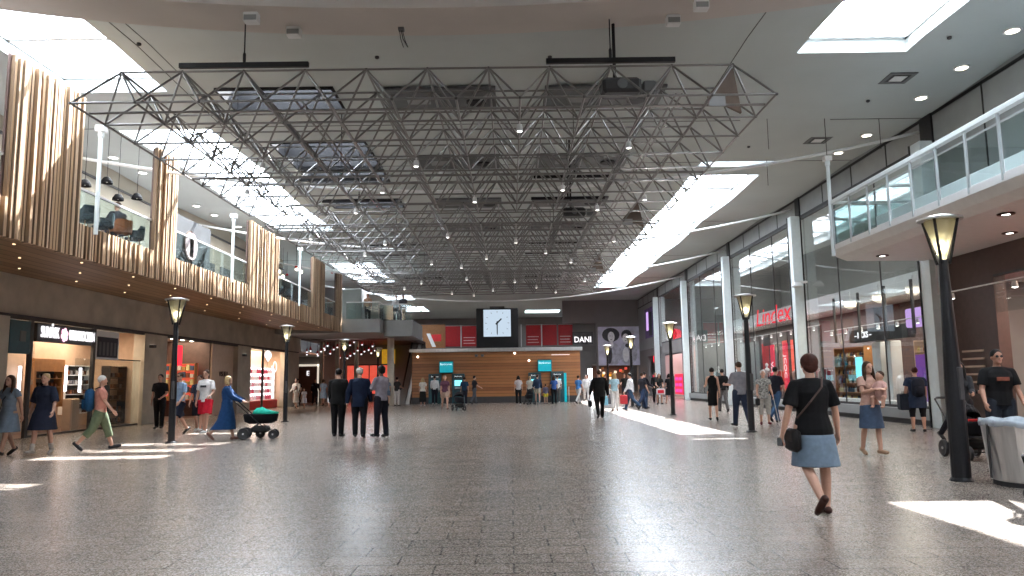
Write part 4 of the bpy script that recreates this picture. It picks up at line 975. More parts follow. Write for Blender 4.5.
# ------------------------------------------------------------------ upper floor furniture on the left balcony
def chair(x,y,z,rz,col,label,group):
    c=empty('cafe_chair',(x,y,z),rz,label,'chair',group)
    MB().loft([[ (a*math.cos(2*PI*j/14),b*math.sin(2*PI*j/14),zz) for j in range(14)] for a,b,zz in ((.18,.17,.42),(.24,.23,.45),(.24,.23,.48))]).build('seat',fab(col),c)
    arc=[R(t) for t in range(-110,111,20)]
    b=MB(); b.loft([[(.25*math.sin(t),-.23*math.cos(t),.46),(.28*math.sin(t),-.26*math.cos(t),.46),(.29*math.sin(t),-.28*math.cos(t),.80 if abs(t)<1.2 else .66),(.26*math.sin(t),-.25*math.cos(t),.80 if abs(t)<1.2 else .66)] for t in arc]); b.build('backrest',fab(col),c)
    for sx in(-1,1):
        for sy in(-1,1): MB().tube([(sx*.14,sy*.13,.43),(sx*.21,sy*.2,0)],.014,6).build('leg',M['orange'],c)
def table(x,y,z,label,r=.4):
    t=empty('cafe_table',(x,y,z),0,label,'table','round cafe tables upstairs')
    MB().lathe([(r,.72),(r,.75)],(0,0,0),20).build('tabletop',M['warmwall'],t); MB().lathe([(.22,0),(.22,.02),(.03,.05),(.03,.72)],(0,0,0),12).build('leg',M['black'],t)
for i,(x,y,l) in enumerate(((-10.9,18.2,'round cafe table nearest the slim pole'),(-10.9,19.9,'round cafe table in front of the narrow pale screen'),(-10.9,32.5,'round cafe table past the wide brown screen'),(-10.9,34.6,'round cafe table before the third screen'))): table(x,y,5.0,l)
for i,(x,y,rz) in enumerate(((-10.3,17.9,1.2),(-10.35,18.7,2.2),(-11.5,18.0,-1.5),(-10.3,19.5,1.0),(-10.35,20.3,2.0),(-11.5,20.2,-1.4),(-10.3,32.2,1.2),(-10.3,33.1,2),(-10.3,34.3,1.4),(-11.5,34.4,-1.5))): chair(x,y,5.0,rz,(.035,.05,.06) if i!=3 else (.3,.1,.04),'dark rounded cafe chair behind the upstairs glass railing','cafe chairs upstairs')
for i,(x,y,z) in enumerate(((-11.5,19.82,6.88),(-11.5,20.9,7.25),(-11.5,21.54,6.91),(-11.5,22.63,7.21))):
    p=empty('dome_pendant',(x,y,z),0,'black dome pendant lamp over the cafe upstairs','pendant lamp','black dome pendants upstairs')
    MB().lathe([(.02,.16),(.09,.13),(.15,.03),(.16,-.04),(.14,-.04),(.08,.08)],(0,0,0),16).build('shade',M['mattblack'],p); MB().ell((0,0,.02),(.035,.035,.035)).build('bulb',M['lampglass'],p); MB().tube([(0,0,.15),(0,0,zc(y)-z)],.008,4).build('cord',M['black'],p)
for i,(y0,y1,l) in enumerate(((22.0,25.2,'dark poster wall with a pale round emblem behind the upstairs railing'),)):
    o=MB().box(-10.3,y0,5.0,-10.22,y1,6.7).build('poster_wall',M['duct']); tag(o,l,'poster wall')
    MB().lathe([(.5,-.01),(.5,.01)],(-10.2,23.6,5.85),24,'x').build('pale_emblem',M['tri'],o); MB().lathe([(.44,-.02),(.44,.02)],(-10.18,23.6,5.85),24,'x').build('emblem_centre',M['redtext'],o); MB().box(-10.18,23.45,5.5,-10.16,23.75,6.1,bev=.0).build('emblem_figure',M['duct'],o)
o=MB().box(-11.2,25.4,5.6,-11.1,27.0,6.5).build('lit_wall_panel',M['tealtxt']); tag(o,'bright white dotted panel upstairs right of the dark poster','panel')
for y in (30.9,33.2,35.2): tag(MB().box(-13.78,y,5.6,-13.7,y+1.2,7.0).build('framed_picture',M['duct']),'dark picture on the upstairs wall past the brown screen','picture','upstairs pictures')
o=MB().ell((-11.6,44.5,5.75),(.5,.4,.35)).build('potted_shrub',fab((.03,.14,.07),.9,.6,9),smooth=True); tag(o,'small round green shrub on the corner platform','plant')
MB().lathe([(.2,-.6),(.27,-.25)],(-11.6,44.5,5.75),14).build('pot',M['dark'],o)
rnd=random.Random(21)
for k in range(9):
    x=-13+rnd.random()*3; y=39.5+rnd.random()*3; z=7.2+rnd.random()*.5
    o=MB().ell((x,y,z),(.08,.08,.08),10,6).build('globe_lamp',M['spot'] if k%2 else M['redban']); tag(o,'small round globe lamp hanging upstairs by the last screens','lamp','globe lamps upstairs'); MB().tube([(x,y,z+.1),(x,y,zc(y))],.008,4).build('cord',M['black'],o)

# ------------------------------------------------------------------ litter bin
b=empty('litter_bin',(6.87,10.0,0),0,'big round brushed steel litter bin with clear bag at the right edge','litter bin')
MB().lathe([(.50,0),(.50,.06),(.53,.07),(.60,.80),(.60,.83),(.55,.83),(.50,.2),(.02,.2)],(0,0,0),40).build('steel_drum',M['steel'],b,smooth=False)
MB().lathe([(.505,0),(.505,.06)],(0,0,0),32).build('dark_foot',M['dark'],b)
lin=MB(); rr=[]
for k,(r_,z_) in enumerate(((.605,.77),(.615,.82),(.60,.85),(.54,.84),(.45,.70),(.1,.6))):
    rr.append([((r_+.012*math.sin(j*2.3+k))*math.cos(2*PI*j/40),(r_+.012*math.sin(j*2.3+k))*math.sin(2*PI*j/40),z_+.015*math.sin(j*1.7)) for j in range(40)])
lin.loft(rr,False); lin.build('bag_liner',mat('clear bag film',(.36,.41,.46),.25,var=.3),b,smooth=True)
for k in range(3): MB().box(-.615+k*.0,-.02,.1,-.60,.02,.8).build('seam',M['dark'],b) if k==0 else None
# floor marks: drain covers far down the hall
for i,(x,y,w) in enumerate(((-1.8,34,1.1),(-1.2,27.5,.7),(-2.2,23.5,1.0))):
    tag(MB().box(x-w/2,y-.06,.001,x+w/2,y+.06,.006).build('floor_hatch',M['joint']),'flat dark metal slot in the floor, %s one'%['farthest','middle','nearest'][i],'floor slot')
# ------------------------------------------------------------------ people
def remesh(o,vox,smooth=2):
    m=o.modifiers.new('r','REMESH'); m.mode='VOXEL'; m.voxel_size=vox; m.use_smooth_shade=True
    if smooth:
        k=o.modifiers.new('s','SMOOTH'); k.factor=.5; k.iterations=smooth
    return o
def lerp(a,b,t): return a+(b-a)*t
HAIRM={'black':fab((.012,.010,.010),.6,.3,30),'brown':fab((.05,.025,.014),.6,.3,30),'blond':fab((.38,.26,.13),.6,.25,30),'white':fab((.62,.60,.56),.7,.1,30),'grey':fab((.25,.24,.23),.7,.2,30),'auburn':fab((.055,.018,.012),.6,.3,30)}
def person(x,y,rz,H,label,legs=(0,0,0,0),arms=((0,8,8),(0,8,8)),top=None,bottom=None,hair=('short','brown'),shoe=(.03,.03,.03),skin='skin',w=1.,lean=0.,face=False,group=None,z=0.,sit=False,boots=None,female=False,headyaw=0.,shoed=None,chest_mark=None,fine=None,category='person',splay=0.):
    """a standing or walking figure looking along its own +Y; legs = left hip, left knee, right hip, right knee in degrees; arms = (flex, abduction, elbow[, inward]) left and right"""
    dist=math.hypot(x,y); vox=fine or max(.0065,min(.011,dist*.0006))
    root=empty('person',(x,y,z),rz,label,category,group,H/1.72)
    SK=M[skin]; ln=R(lean); pz=.93
    def U(p):
        yy,zz=p[1],p[2]-pz; return Vector((p[0],yy*math.cos(ln)+zz*math.sin(ln),pz-yy*math.sin(ln)+zz*math.cos(ln)))
    hw=.095*w if not female else .10*w
    J=[]
    for i,s in enumerate((-1,1)):
        a,k=R(legs[2*i]),R(legs[2*i+1])
        hip=Vector((s*hw,0,.90)); kn=hip+Vector((s*.012,math.sin(a),-math.cos(a)))*.43; an=kn+Vector((0,math.sin(a-k),-math.cos(a-k)))*.41
        f=(a-k)*.8
        if a-k<-.1: f=(a-k)*1.0
        else: f=(a-k)*.6
        fd=Vector((s*.15,math.cos(f),math.sin(f))); dn=Vector((0,math.sin(f),-math.cos(f)))
        heel=an+dn*.045-fd*.045; ball=an+dn*.055+fd*.11; toe=ball+fd*.055+Vector((0,0,.004))
        J.append([hip,kn,an,heel,ball,toe])
    low=0 if sit else min(min(j[3].z,j[4].z,j[5].z) for j in J)-.03
    dz=Vector((0,0,-low))
    J=[[p+dz for p in j] for j in J]
    def UU(p): return U(p)+dz
    A=[]
    for i,s in enumerate((-1,1)):
        q=arms[i]; fl,ab,el=R(q[0]),R(q[1]),R(q[2]); inw=R(q[3]) if len(q)>3 else 0
        sh=UU((s*(.160 if female else .182)*w,-.005,1.375))
        d1=Vector((s*math.sin(ab),math.sin(fl)*math.cos(ab),-math.cos(fl)*math.cos(ab)))
        d2=Vector((s*math.sin(ab*.6-inw),math.sin(fl+el)*math.cos(inw),-math.cos(fl+el)*math.cos(inw))).normalized()
        elb=sh+d1*.285; wr=elb+d2*.25; t=Vector((0,1,0))-d2*d2.y
        if t.length<.3: t=Vector((0,0,1))-d2*d2.z
        t.normalize(); n=d2.cross(t)*(1 if i else -1); n.normalize()
        if n.x*s>0: n=-n
        A.append([sh,elb,wr,d2,t,n])
    b=MB()
    def ring(cx,cy,zc_,a,bb,n=18,raw=False):
        out=[]
        for j in range(n):
            th=2*PI*j/n; p=(cx+a*math.cos(th),cy+bb*math.sin(th),zc_); out.append(UU(p) if not raw else Vector(p)+dz)
        return out
    bw=w; cw=(.155 if female else .175)*bw; ww=(.125 if female else .15)*bw; pw=(.17 if female else .16)*bw
    TOR=[(0,0,.82,pw*.75,.085*bw),(0,-.005,.90,pw,.115*bw),(0,0,1.0,lerp(pw,ww,.6),.105*bw),(0,0,1.08,ww,.098*bw),(0,0,1.2,lerp(ww,cw,.6),.11*bw),(0,.0,1.3,cw,.118*bw),(0,-.005,1.37,cw*.93,.095*bw),(0,-.01,1.42,cw*.55,.065*bw),(0,-.005,1.46,.06,.06)]
    b.loft([ring(*t) for t in TOR])
    if female:
        for s in(-1,1): b.ell(UU((s*.075,.085*bw,1.26)),(.062,.05,.06),12,8)
    b.limb([UU((0,-.01,1.44)),UU((0,.0,1.50)),UU((0,.012,1.54))],[.058,.05,.05],12)
    hc=UU((0,.02,1.605)); hy=R(headyaw); RY=Matrix.Rotation(hy,3,'Z')
    def HP(v): return hc+RY@Vector(v)
    def hell(mb,v,r,seg=16,rg=10,rx=0.):
        n0=len(mb.v); mb.ell((0,0,0),r,seg,rg,rx); 
        for i in range(n0,len(mb.v)): p=Vector(mb.v[i]); mb.v[i]=tuple(hc+RY@(p+Vector(v)))
    hell(b,(0,-.005,.02),(.076,.094,.098)); hell(b,(0,.022,-.045),(.055,.065,.068)); hell(b,(0,.094,-.012),(.011,.018,.02)); 
    hell(b,(0,.075,-.085),(.025,.02,.018)); hell(b,(.077,-.005,-.01),(.012,.02,.028)); hell(b,(-.077,-.005,-.01),(.012,.02,.028))
    for i in range(2):
        hip,kn,an,heel,ball,toe=J[i]
        m1=hip.lerp(kn,.45); m2=kn.lerp(an,.35)+Vector((0,-.012,0))
        b.limb([hip,m1,kn,m2,an],[.092*bw,.080*bw,.054*(bw*.5+.5),.052*(bw*.5+.5),.036],12)
        b.limb([heel,ball,toe],[.034,.032,.024],10)
        b.limb([an,heel],[.036,.034],10)
        sh,elb,wr,d,t,n=A[i]
        b.limb([UU((0.05*(-1,1)[i],-.005,1.415)),sh],[.050,.052],10)
        b.limb([sh,sh.lerp(elb,.5),elb,elb.lerp(wr,.35),wr],[.052*(.5+.5*bw),.046*(.5+.5*bw),.038,.038,.026],12)
        pc=wr+d*.045
        b.limb([wr,wr+d*.03+t*.016,wr+d*.075+t*.024],[.021,.019,.016],8); b.limb([wr,wr+d*.03-t*.012,wr+d*.07-t*.022],[.021,.018,.015],8); b.limb([wr,wr+d*.08],[.02,.016],8)
        for fo,fl_ in ((.031,.066),(.011,.078),(-.009,.072),(-.028,.055)):
            p0=wr+d*.078+t*fo; p1=p0+d*fl_*.45+n*.008; p2=p1+d*fl_*.33+n*.016; p3=p2+d*fl_*.2+n*.02
            b.limb([p0,p1,p2,p3],[.0098,.0092,.0088,.008],7)
        p0=wr+d*.02+t*.02; p1=p0+d*.03+t*.022+n*.012; p2=p1+d*.03+t*.008+n*.012
        b.limb([p0,p1,p2],[.014,.0115,.0095],7)
    body=remesh(b.build('body',SK,root,smooth=True),vox,2)
    # hair or headwear
    st,hcol=hair; hm=HAIRM[hcol]
    if st!='bald':
        h=MB(); hell(h,(0,-.019,.038),(.086,.096,.096))
        if st in('long','bob','pony'):
            zl={'long':-.30,'bob':-.11,'pony':-.02}[st]
            if st!='pony':
                n0=len(h.v); h.loft([[Vector((a*math.cos(2*PI*j/14),-.045+bb*math.sin(2*PI*j/14),zz)) for j in range(14)] for a,bb,zz in ((.084,.07,.05),(.095,.065,-.04),(.098,.055,max(zl,-.12)),(.09,.045,zl))])
                for sd_ in (-1,1): h.limb([(sd_*.076,.0,.03),(sd_*.088,.012,-.06),(sd_*.094,.02,max(zl,-.15)),(sd_*.10,.055 if zl<-.2 else .01,zl*.95)],[.028,.03,.034,.022],8)
                for i in range(n0,len(h.v)): h.v[i]=tuple(hc+RY@Vector(h.v[i]))
            else:
                h.limb([HP((0,-.10,.05)),HP((0,-.13,-.03)),HP((0,-.12,-.17))],[.03,.032,.015],10)
        if st=='bun': hell(h,(0,-.10,.085),(.042,.042,.042))
        if st=='afro': hell(h,(0,-.02,.05),(.115,.12,.11))
        if st=='puffy': hell(h,(0,-.03,.035),(.098,.10,.10)); hell(h,(0,-.06,-.02),(.086,.06,.07))
        remesh(h.build('hair',hm,root,smooth=True),max(vox,.008),2)
    else:
        h=MB(); hell(h,(0,-.04,-.0),(.083,.07,.055)); h.build('hair_fringe',hm,root,smooth=True)
    if shoed is not None or (st=='cap'): pass
    if face:
        for s in(-1,1):
            e=MB(); hell(e,(s*.030,.078,.012),(.011,.008,.0065),8,6); e.build('eye',M['eye'],root)
            e=MB(); hell(e,(s*.031,.083,.032),(.017,.006,.004),8,5); e.build('eyebrow',hm,root)
        e=MB(); hell(e,(0,.086,-.055),(.020,.006,.006),8,5); e.build('mouth',M['lip'],root)
    # clothes
    def legy(zz):
        ys=[]
        for j in J:
            P=[j[0],j[1],j[2]]
            for p,q in zip(P,P[1:]):
                lo,hi=min(p.z,q.z),max(p.z,q.z)
                if lo-1e-6<=zz<=hi+1e-6 and hi-lo>1e-4: ys.append(lerp(p.y,q.y,(zz-p.z)/(q.z-p.z))); break
            else: ys.append(j[2].y if zz<j[2].z else j[0].y)
        return ys
    def skirt_rings(zt,zb,flare,inf=.015,dress=False):
        out=[]; n=6
        for k in range(n+1):
            zz=lerp(zt,zb,k/n); ys=legy(min(zz,.90)+dz.z) if zz<.9 else [0,0]
            cy=(ys[0]+ys[1])/2; half=abs(ys[0]-ys[1])/2
            a=lerp(pw+inf,pw+inf+flare,k/n); bb=.115*bw+inf+half*.75+flare*.55*k/n
            if dress and zz>.885: a=lerp(pw+inf,ww+inf*.7,max(0,min(1,(zz-.9)/.18))); bb=.115*bw+inf*.8; cy=0
            elif zz>.885: a=lerp(pw+.006,ww+.004,max(0,(zz-.9)/.18)); bb=.105*bw+.004; cy=0
            out.append([Vector((a*math.cos(2*PI*j/28)*(1+.03*math.sin(j*2.8)*k/n),cy+bb*math.sin(2*PI*j/28),zz))+dz for j in range(28)])
        return out
    mats=[]
    if top:
        c=MB(); inf=top.get('inf',.016); zb=top.get('len',.88)
        rr=[]
        tors=[t for t in TOR if t[2]>=zb-.001 and t[2]<=1.435]
        if zb<.9: tors=[(0,0,zb,pw*1.0+.004,.118*bw)]+[t for t in tors if t[2]>=.9]
        for t in tors: rr.append(ring(t[0],t[1],t[2],t[3]+inf,t[4]+inf))
        rr.append(ring(0,-.005,1.462,.075+inf*.4,.07))
        c.loft(rr)
        if female:
            for s in(-1,1): c.ell(UU((s*.075,.09*bw,1.26)),(.068,.055,.066),12,8)
        sl=top.get('sleeve',.5)
        if sl>0:
            for i in range(2):
                sh,elb,wr=A[i][0],A[i][1],A[i][2]
                c.limb([UU((0.05*(-1,1)[i],-.005,1.412)),sh],[.054,.052+inf*.7],10)
                if sl<.99:
                    e=sh.lerp(elb,min(1,sl*1.5)); c.tube([sh,sh.lerp(e,.5),e],[.052+inf*.7,.052*(.5+.5*bw)+inf,.054*(.5+.5*bw)+inf],14)
                else: c.limb([sh,elb,wr-A[i][3]*.01],[.052+inf*.7,.045+inf,.034+inf*.7],12)
        if top.get('skirt'):
            zt,flare=top['skirt']; c.loft(skirt_rings(1.02,zt,flare,max(.015,inf),True))
        o=remesh(c.build(top.get('name','shirt'),fab(top['col'],var=top.get('var',.14),scale=top.get('sc',14)),root,smooth=True),max(vox,.009),2)
        if top.get('print'):
            pr=MB(); pr.box(-.09,.135*bw,1.24,.09,.142*bw+.01,1.30,bev=.005)
            for i in range(len(pr.v)): pr.v[i]=tuple(UU(pr.v[i]))
            pr.build('chest_print',fab(top['print']),root)
    if bottom:
        c=MB(); kind=bottom['kind']; 
        if kind=='skirt':
            c.loft(skirt_rings(.965,bottom['hem'],bottom.get('flare',.03)))
            remesh(c.build('skirt',fab(bottom['col']),root,smooth=True),max(vox,.009),1)
        else:
            c.loft([ring(0,0,.99,lerp(pw,ww,.55)+.01,.105*bw+.012,raw=True),ring(0,-.005,.90,pw+.014,.118*bw+.012,raw=True),ring(0,0,.81,pw*.85,.10*bw,raw=True)])
            end=bottom.get('end',1.0); inf=bottom.get('inf',.014 if female else .022)
            for i in range(2):
                hip,kn,an=J[i][:3]
                if end>=.99: c.limb([hip,hip.lerp(kn,.45),kn,kn.lerp(an,.5),an+Vector((0,0,.0))],[.092*bw+inf,.082*bw+inf,.058+inf,.052+inf,.044+inf*1.0],12)
                elif end>.5: e=kn.lerp(an,(end-.5)*2); c.tube([hip,hip.lerp(kn,.45),kn,e],[.092*bw+inf,.082*bw+inf,.06+inf,.056+inf],14)
                else: e=hip.lerp(kn,end*2); c.tube([hip,hip.lerp(e,.5),e],[.094*bw+inf,.088*bw+inf,.080*bw+inf*1.5],14)
            remesh(c.build('shorts' if end<.9 else 'trousers',fab(bottom['col']),root,smooth=True),max(vox,.009),2)
    if shoe is not None:
        for i in range(2):
            hip,kn,an,heel,ball,toe=J[i]; c=MB()
            c.limb([heel+Vector((0,0,.004)),heel.lerp(ball,.5)+Vector((0,0,.008)),ball+Vector((0,0,.003)),toe],[.041,.040,.040,.030],12)
            if boots: c.limb([heel,an,an.lerp(kn,boots)],[.04,.048,.052],12)
            c.build('shoe' if not boots else 'boot',fab(shoe,.5),root,smooth=True)
    root['_a']=0; del root['_a']
    I={'root':root,'UU':UU,'HP':HP,'A':A,'J':J,'hell':hell,'w':bw}
    if st=='cap' or st=='whitecap': pass
    return I
def wp(I,v):
    r=I['root']; return Matrix.LocRotScale(r.location,r.rotation_euler,r.scale)@Vector(v)
def cap(I,c,brim=True,hat=False):
    m=MB(); I['hell'](m,(0,-.012,.052),(.091,.102,.075))
    if brim: I['hell'](m,(0,.115,.055),(.06,.05,.008),12,6)
    if hat: I['hell'](m,(0,0,.045),(.16,.17,.01),18,6)
    m.build('cap' if not hat else 'hat',fab(c),I['root'],smooth=True)
def glasses(I):
    m=MB()
    for s in(-1,1): I['hell'](m,(s*.032,.088,.012),(.024,.006,.018),12,6)
    I['hell'](m,(0,.09,.018),(.012,.004,.004),6,5); m.build('sunglasses',M['black'],I['root'])
def hang_bag(I,side,col,label,size=(.12,.07,.2),drop=.0,cat='bag',strap=True,name='hand_bag'):
    A=I['A'][side]; p=wp(I,A[2]+A[3]*.11)
    b=empty(name,tuple(p-Vector((0,0,.05+drop))),I['root'].rotation_euler.z,label,cat)
    w,d,h=size
    MB().box(-d,-w,-h*2,d,w,-.02,bev=.03).build('bag_body',fab(col,.6),b,smooth=False)
    MB().tube([(0,-w*.6,-.03),(0,-w*.45,.04),(0,0,.07+drop),(0,w*.45,.04),(0,w*.6,-.03)],.008,6).build('handle',fab((.05,.04,.04)),b)
    return b
def backpack(I,col,label,sc=1.):
    p=wp(I,I['UU']((0,-.20*I['w'],1.18))); b=empty('backpack',tuple(p),I['root'].rotation_euler.z,label,'backpack',None,sc)
    MB().box(-.15,-.10,-.24,.15,.07,.22,bev=.06).build('main_pack',fab(col,.7),b,smooth=True)
    MB().box(-.11,-.15,-.2,.11,-.08,.02,bev=.04).build('front_pocket',fab(tuple(k*.8 for k in col),.7),b,smooth=True)
    for s in(-1,1): MB().tube([(s*.10,.07,.2),(s*.11,.15,.24),(s*.11,.22,.2)],.014,6).build('strap',fab((.03,.03,.04)),b)
def wheel(c,r,name,parent,w=.035):
    o=MB().lathe([(r*.72,-w*.7),(r*.9,-w),(r,-w*.6),(r,w*.6),(r*.9,w),(r*.72,w*.7)],(0,0,0),22,'x').build(name,M['blackp'],parent); o.location=c
    MB().lathe([(r*.68,-w*.3),(r*.74,-w*.5),(r*.74,w*.5),(r*.68,w*.3)],(0,0,0),20,'x').build('rim',M['steel'],o)
    h=MB(); h.lathe([(.025,-w),(.025,w)],(0,0,0),10,'x')
    for k in range(6): a=k*PI/3; h.tube([(0,0,0),(0,math.cos(a)*r*.72,math.sin(a)*r*.72)],.007,5)
    h.build('spokes',M['steel'],o)
    return o
def stroller(x,y,rz,label,body=(.02,.02,.025),cover=None,sc=1.,hood=True):
    """pushchair, front towards its own +Y"""
    s=empty('pushchair',(x,y,0),rz,label,'pushchair',None,sc)
    for sx in(-.27,.27):
        wheel((sx,-.38,.15),.15,'rear_wheel',s); wheel((sx*.8,.36,.12),.12,'front_wheel',s); 
    wheel((-.27,-.02,.13),.13,'middle_wheel',s) if cover else None
    f=MB()
    for sx in(-.25,.25): f.tube([(sx,-.38,.15),(sx,.0,.42),(sx*.85,.36,.14)],.014,7); f.tube([(sx,.0,.42),(sx,-.35,.75),(sx,-.62,1.0)],.014,7)
    f.tube([(-.25,-.38,.15),(.25,-.38,.15)],.012,6); f.tube([(-.2,.36,.14),(.2,.36,.14)],.012,6); f.build('frame',M['black'],s)
    MB().tube([(-.25,-.62,1.0),(-.2,-.66,1.03),(.2,-.66,1.03),(.25,-.62,1.0)],.02,8).build('push_handle',M['blackp'],s)
    b=MB(); b.loft([[Vector((a*math.cos(2*PI*j/18),.02+bb*math.sin(2*PI*j/18),z)) for j in range(18)] for a,bb,z in ((.15,.3,.40),(.21,.42,.46),(.23,.46,.62),(.22,.44,.66))]); b.build('carrycot',fab(body),s,smooth=True)
    b=MB(); b.box(-.2,-.2,.17,.2,.25,.34,bev=.05); b.build('basket',fab((.03,.03,.03)),s)
    if cover: 
        c=MB(); c.loft([[Vector((a*math.cos(2*PI*j/18),.14+bb*math.sin(2*PI*j/18),z+.10*t*(math.sin(2*PI*j/18)*-.5))) for j in range(18)] for a,bb,z,t in ((.23,.34,.655,0),(.24,.34,.70,0),(.17,.25,.76,1),(.05,.08,.79,1))]); c.build('cover',fab(cover),s,smooth=True)
    if hood:
        c=MB(); L=[]
        for k in range(7):
            a=R(15+k*22); L.append([Vector((.235*math.cos(PI*j/12),-.12-.27*math.cos(a)*math.sin(PI*j/12)*1.0,.64+.30*math.sin(a)*math.sin(PI*j/12)+.0)) for j in range(13)])
        for i in range(6):
            for j in range(12): c.quad(L[i][j],L[i][j+1],L[i+1][j+1],L[i+1][j])
        o=c.build('hood',fab(body),s,smooth=True); o.modifiers.new('t','SOLIDIFY').thickness=.012
    return s

AW=R(0); TC=R(180)        # facing away from / towards the camera
NV=(.02,.03,.06)
# main walking woman
I=person(3.23,8.15,R(2),1.66,'woman in black top and denim skirt walking away in the right foreground',legs=(-10,38,4,4),arms=((-6,20,18),(-2,15,14)),top=dict(col=(.008,.008,.009),sleeve=.55,len=.84,inf=.024,var=.1),bottom=dict(kind='skirt',hem=.50,col=(.15,.20,.26),flare=.055),hair=('puffy','auburn'),shoe=(.05,.02,.015),w=1.14,female=True)
MB().tube([I['UU']((-.18,-.02,1.02)),I['UU']((-.08,-.16,1.2)),I['UU']((.06,-.155,1.36)),I['UU']((.11,-.06,1.47))],.011,6).build('bag_strap',M['brown'],I['root'])
hang=empty('shoulder_bag',tuple(wp(I,(-.24,-.02,.93))),R(2),'dark shoulder bag hanging at the left hip of the foreground woman','bag')
MB().box(-.05,-.13,-.24,.05,.13,.0,bev=.035).build('bag_body',fab((.02,.018,.018),.6),hang,smooth=True); MB().box(-.056,-.1,-.13,-.048,.1,-.02,bev=.003).build('flap',fab((.03,.025,.025),.6),hang)
A=I['A'][0]; p=wp(I,A[2]+A[3]*.12)
ph=empty('phone',tuple(p),R(30),'small dark phone in the left hand of the foreground woman','phone'); MB().box(-.012,-.035,-.04,.0,.04,.05,bev=.004).build('casing',M['blackp'],ph); MB().box(-.014,-.03,-.03,-.012,.034,.044).build('display',M['duct'],ph)
# mother with baby
I=person(6.63,14.0,R(187),1.66,'young woman in denim skirt carrying a baby, facing the camera',legs=(8,4,-6,10),arms=((28,10,78,35),(34,12,70,38)),top=dict(col=(.46,.28,.22),sleeve=.4,len=.84,inf=.02),bottom=dict(kind='skirt',hem=.46,col=(.055,.085,.14),flare=.05),hair=('long','brown'),shoe=(.35,.22,.14),female=True,face=True)
bb=wp(I,(-.10,.22,1.13))
def baby(p,rz,label):
    r=empty('baby',tuple(p),rz,label,'baby'); m=MB()
    m.limb([(0,0,0),(0,.01,.1),(0,0,.22)],[.085,.085,.07],12); m.ell((0,0,.35),(.07,.078,.085)); m.limb([(0,0,.24),(0,0,.3)],[.035,.035],8)
    for s in(-1,1):
        m.limb([(s*.05,.0,-.02),(s*.11,.10,-.05),(s*.10,.11,-.2)],[.05,.04,.028],10); m.limb([(s*.08,0,.2),(s*.14,.06,.12),(s*.1,.14,.1)],[.032,.026,.02],10); m.ell((s*.10,.13,-.21),(.025,.045,.02))
        for q in range(4): m.limb([(s*.1,.14,.1),(s*.095+.008*(q-1.5),.175,.095)],[.008,.006],6)
    remesh(m.build('body',M['skin'],r,smooth=True),.008,1)
    c=MB(); c.limb([(0,0,-.01),(0,.01,.1),(0,0,.2)],[.10,.1,.083],12)
    for s in(-1,1): c.limb([(s*.08,0,.2),(s*.12,.04,.14)],[.045,.04],8)
    remesh(c.build('romper',fab((.62,.38,.34)),r,smooth=True),.009,1)
    h=MB(); h.ell((0,-.014,.372),(.075,.078,.075)); h.build('hair',HAIRM['brown'],r,smooth=True)
baby(bb,R(120),'baby in a pale pink romper held in the arms of the young woman')
# woman with backpack by the window
I=person(10.4,19.4,R(-15),1.62,'stout woman in navy tunic with bare calves seen from behind at the shop window',legs=(3,2,-3,2),arms=((5,12,15),(8,10,20)),top=dict(col=(.03,.045,.085),sleeve=.4,len=.62,inf=.035,name='tunic'),bottom=dict(kind='shorts',end=.62,col=(.012,.012,.015)),hair=('bun','auburn'),shoe=(.03,.03,.03),w=1.2,female=True)
backpack(I,(.02,.025,.04),'dark backpack on the back of the stout woman in navy tunic')
hang_bag(I,0,(.015,.02,.03),'big dark blue bag at the left side of the stout woman',(.2,.12,.22),-.30)
# woman behind the near lamp pushing a pushchair
I=person(9.75,16.6,R(200),1.68,'dark haired woman in black beside the near street lamp post',legs=(22,6,-14,22),arms=((35,4,40),(35,4,40)),top=dict(col=(.02,.02,.024),sleeve=1,len=.86),bottom=dict(kind='trousers',col=(.015,.015,.02)),hair=('long','black'),shoe=(.03,.03,.03),female=True,face=True)
I=person(9.05,15.2,R(150),1.70,'woman in dark grey jacket half hidden behind the near street lamp post',legs=(15,6,-18,25),arms=((30,6,50),(20,6,40)),top=dict(col=(.03,.032,.036),sleeve=1,len=.84),bottom=dict(kind='trousers',col=(.014,.014,.018)),hair=('long','black'),shoe=(.02,.02,.02),female=True,face=True)
s=stroller(7.95,13.2,R(175),'black pushchair with a red trim behind the near street lamp post',(.015,.015,.018)); MB().box(-.22,.42,.66,.22,.48,.70,bev=.01).build('red_bar',fab((.5,.02,.02)),s)
# man in black tee by the bin
I=person(7.95,12.3,R(172),1.80,'man in black printed t-shirt and sunglasses standing behind the litter bin',legs=(2,2,-3,3),arms=((10,10,15),(12,14,25)),top=dict(col=(.010,.010,.011),sleeve=.5,len=.86,inf=.02,print=(.25,.08,.05)),bottom=dict(kind='trousers',col=(.02,.025,.035)),hair=('short','black'),shoe=(.03,.03,.03),skin='skintan',w=1.1,face=True)
glasses(I)
MB().ell((0,0,0),(.01,.01,.01)) 
s=stroller(6.02,8.3,R(60),'black pushchair hood and wheel cut off by the right edge of the view',(.006,.006,.008),None,.85)
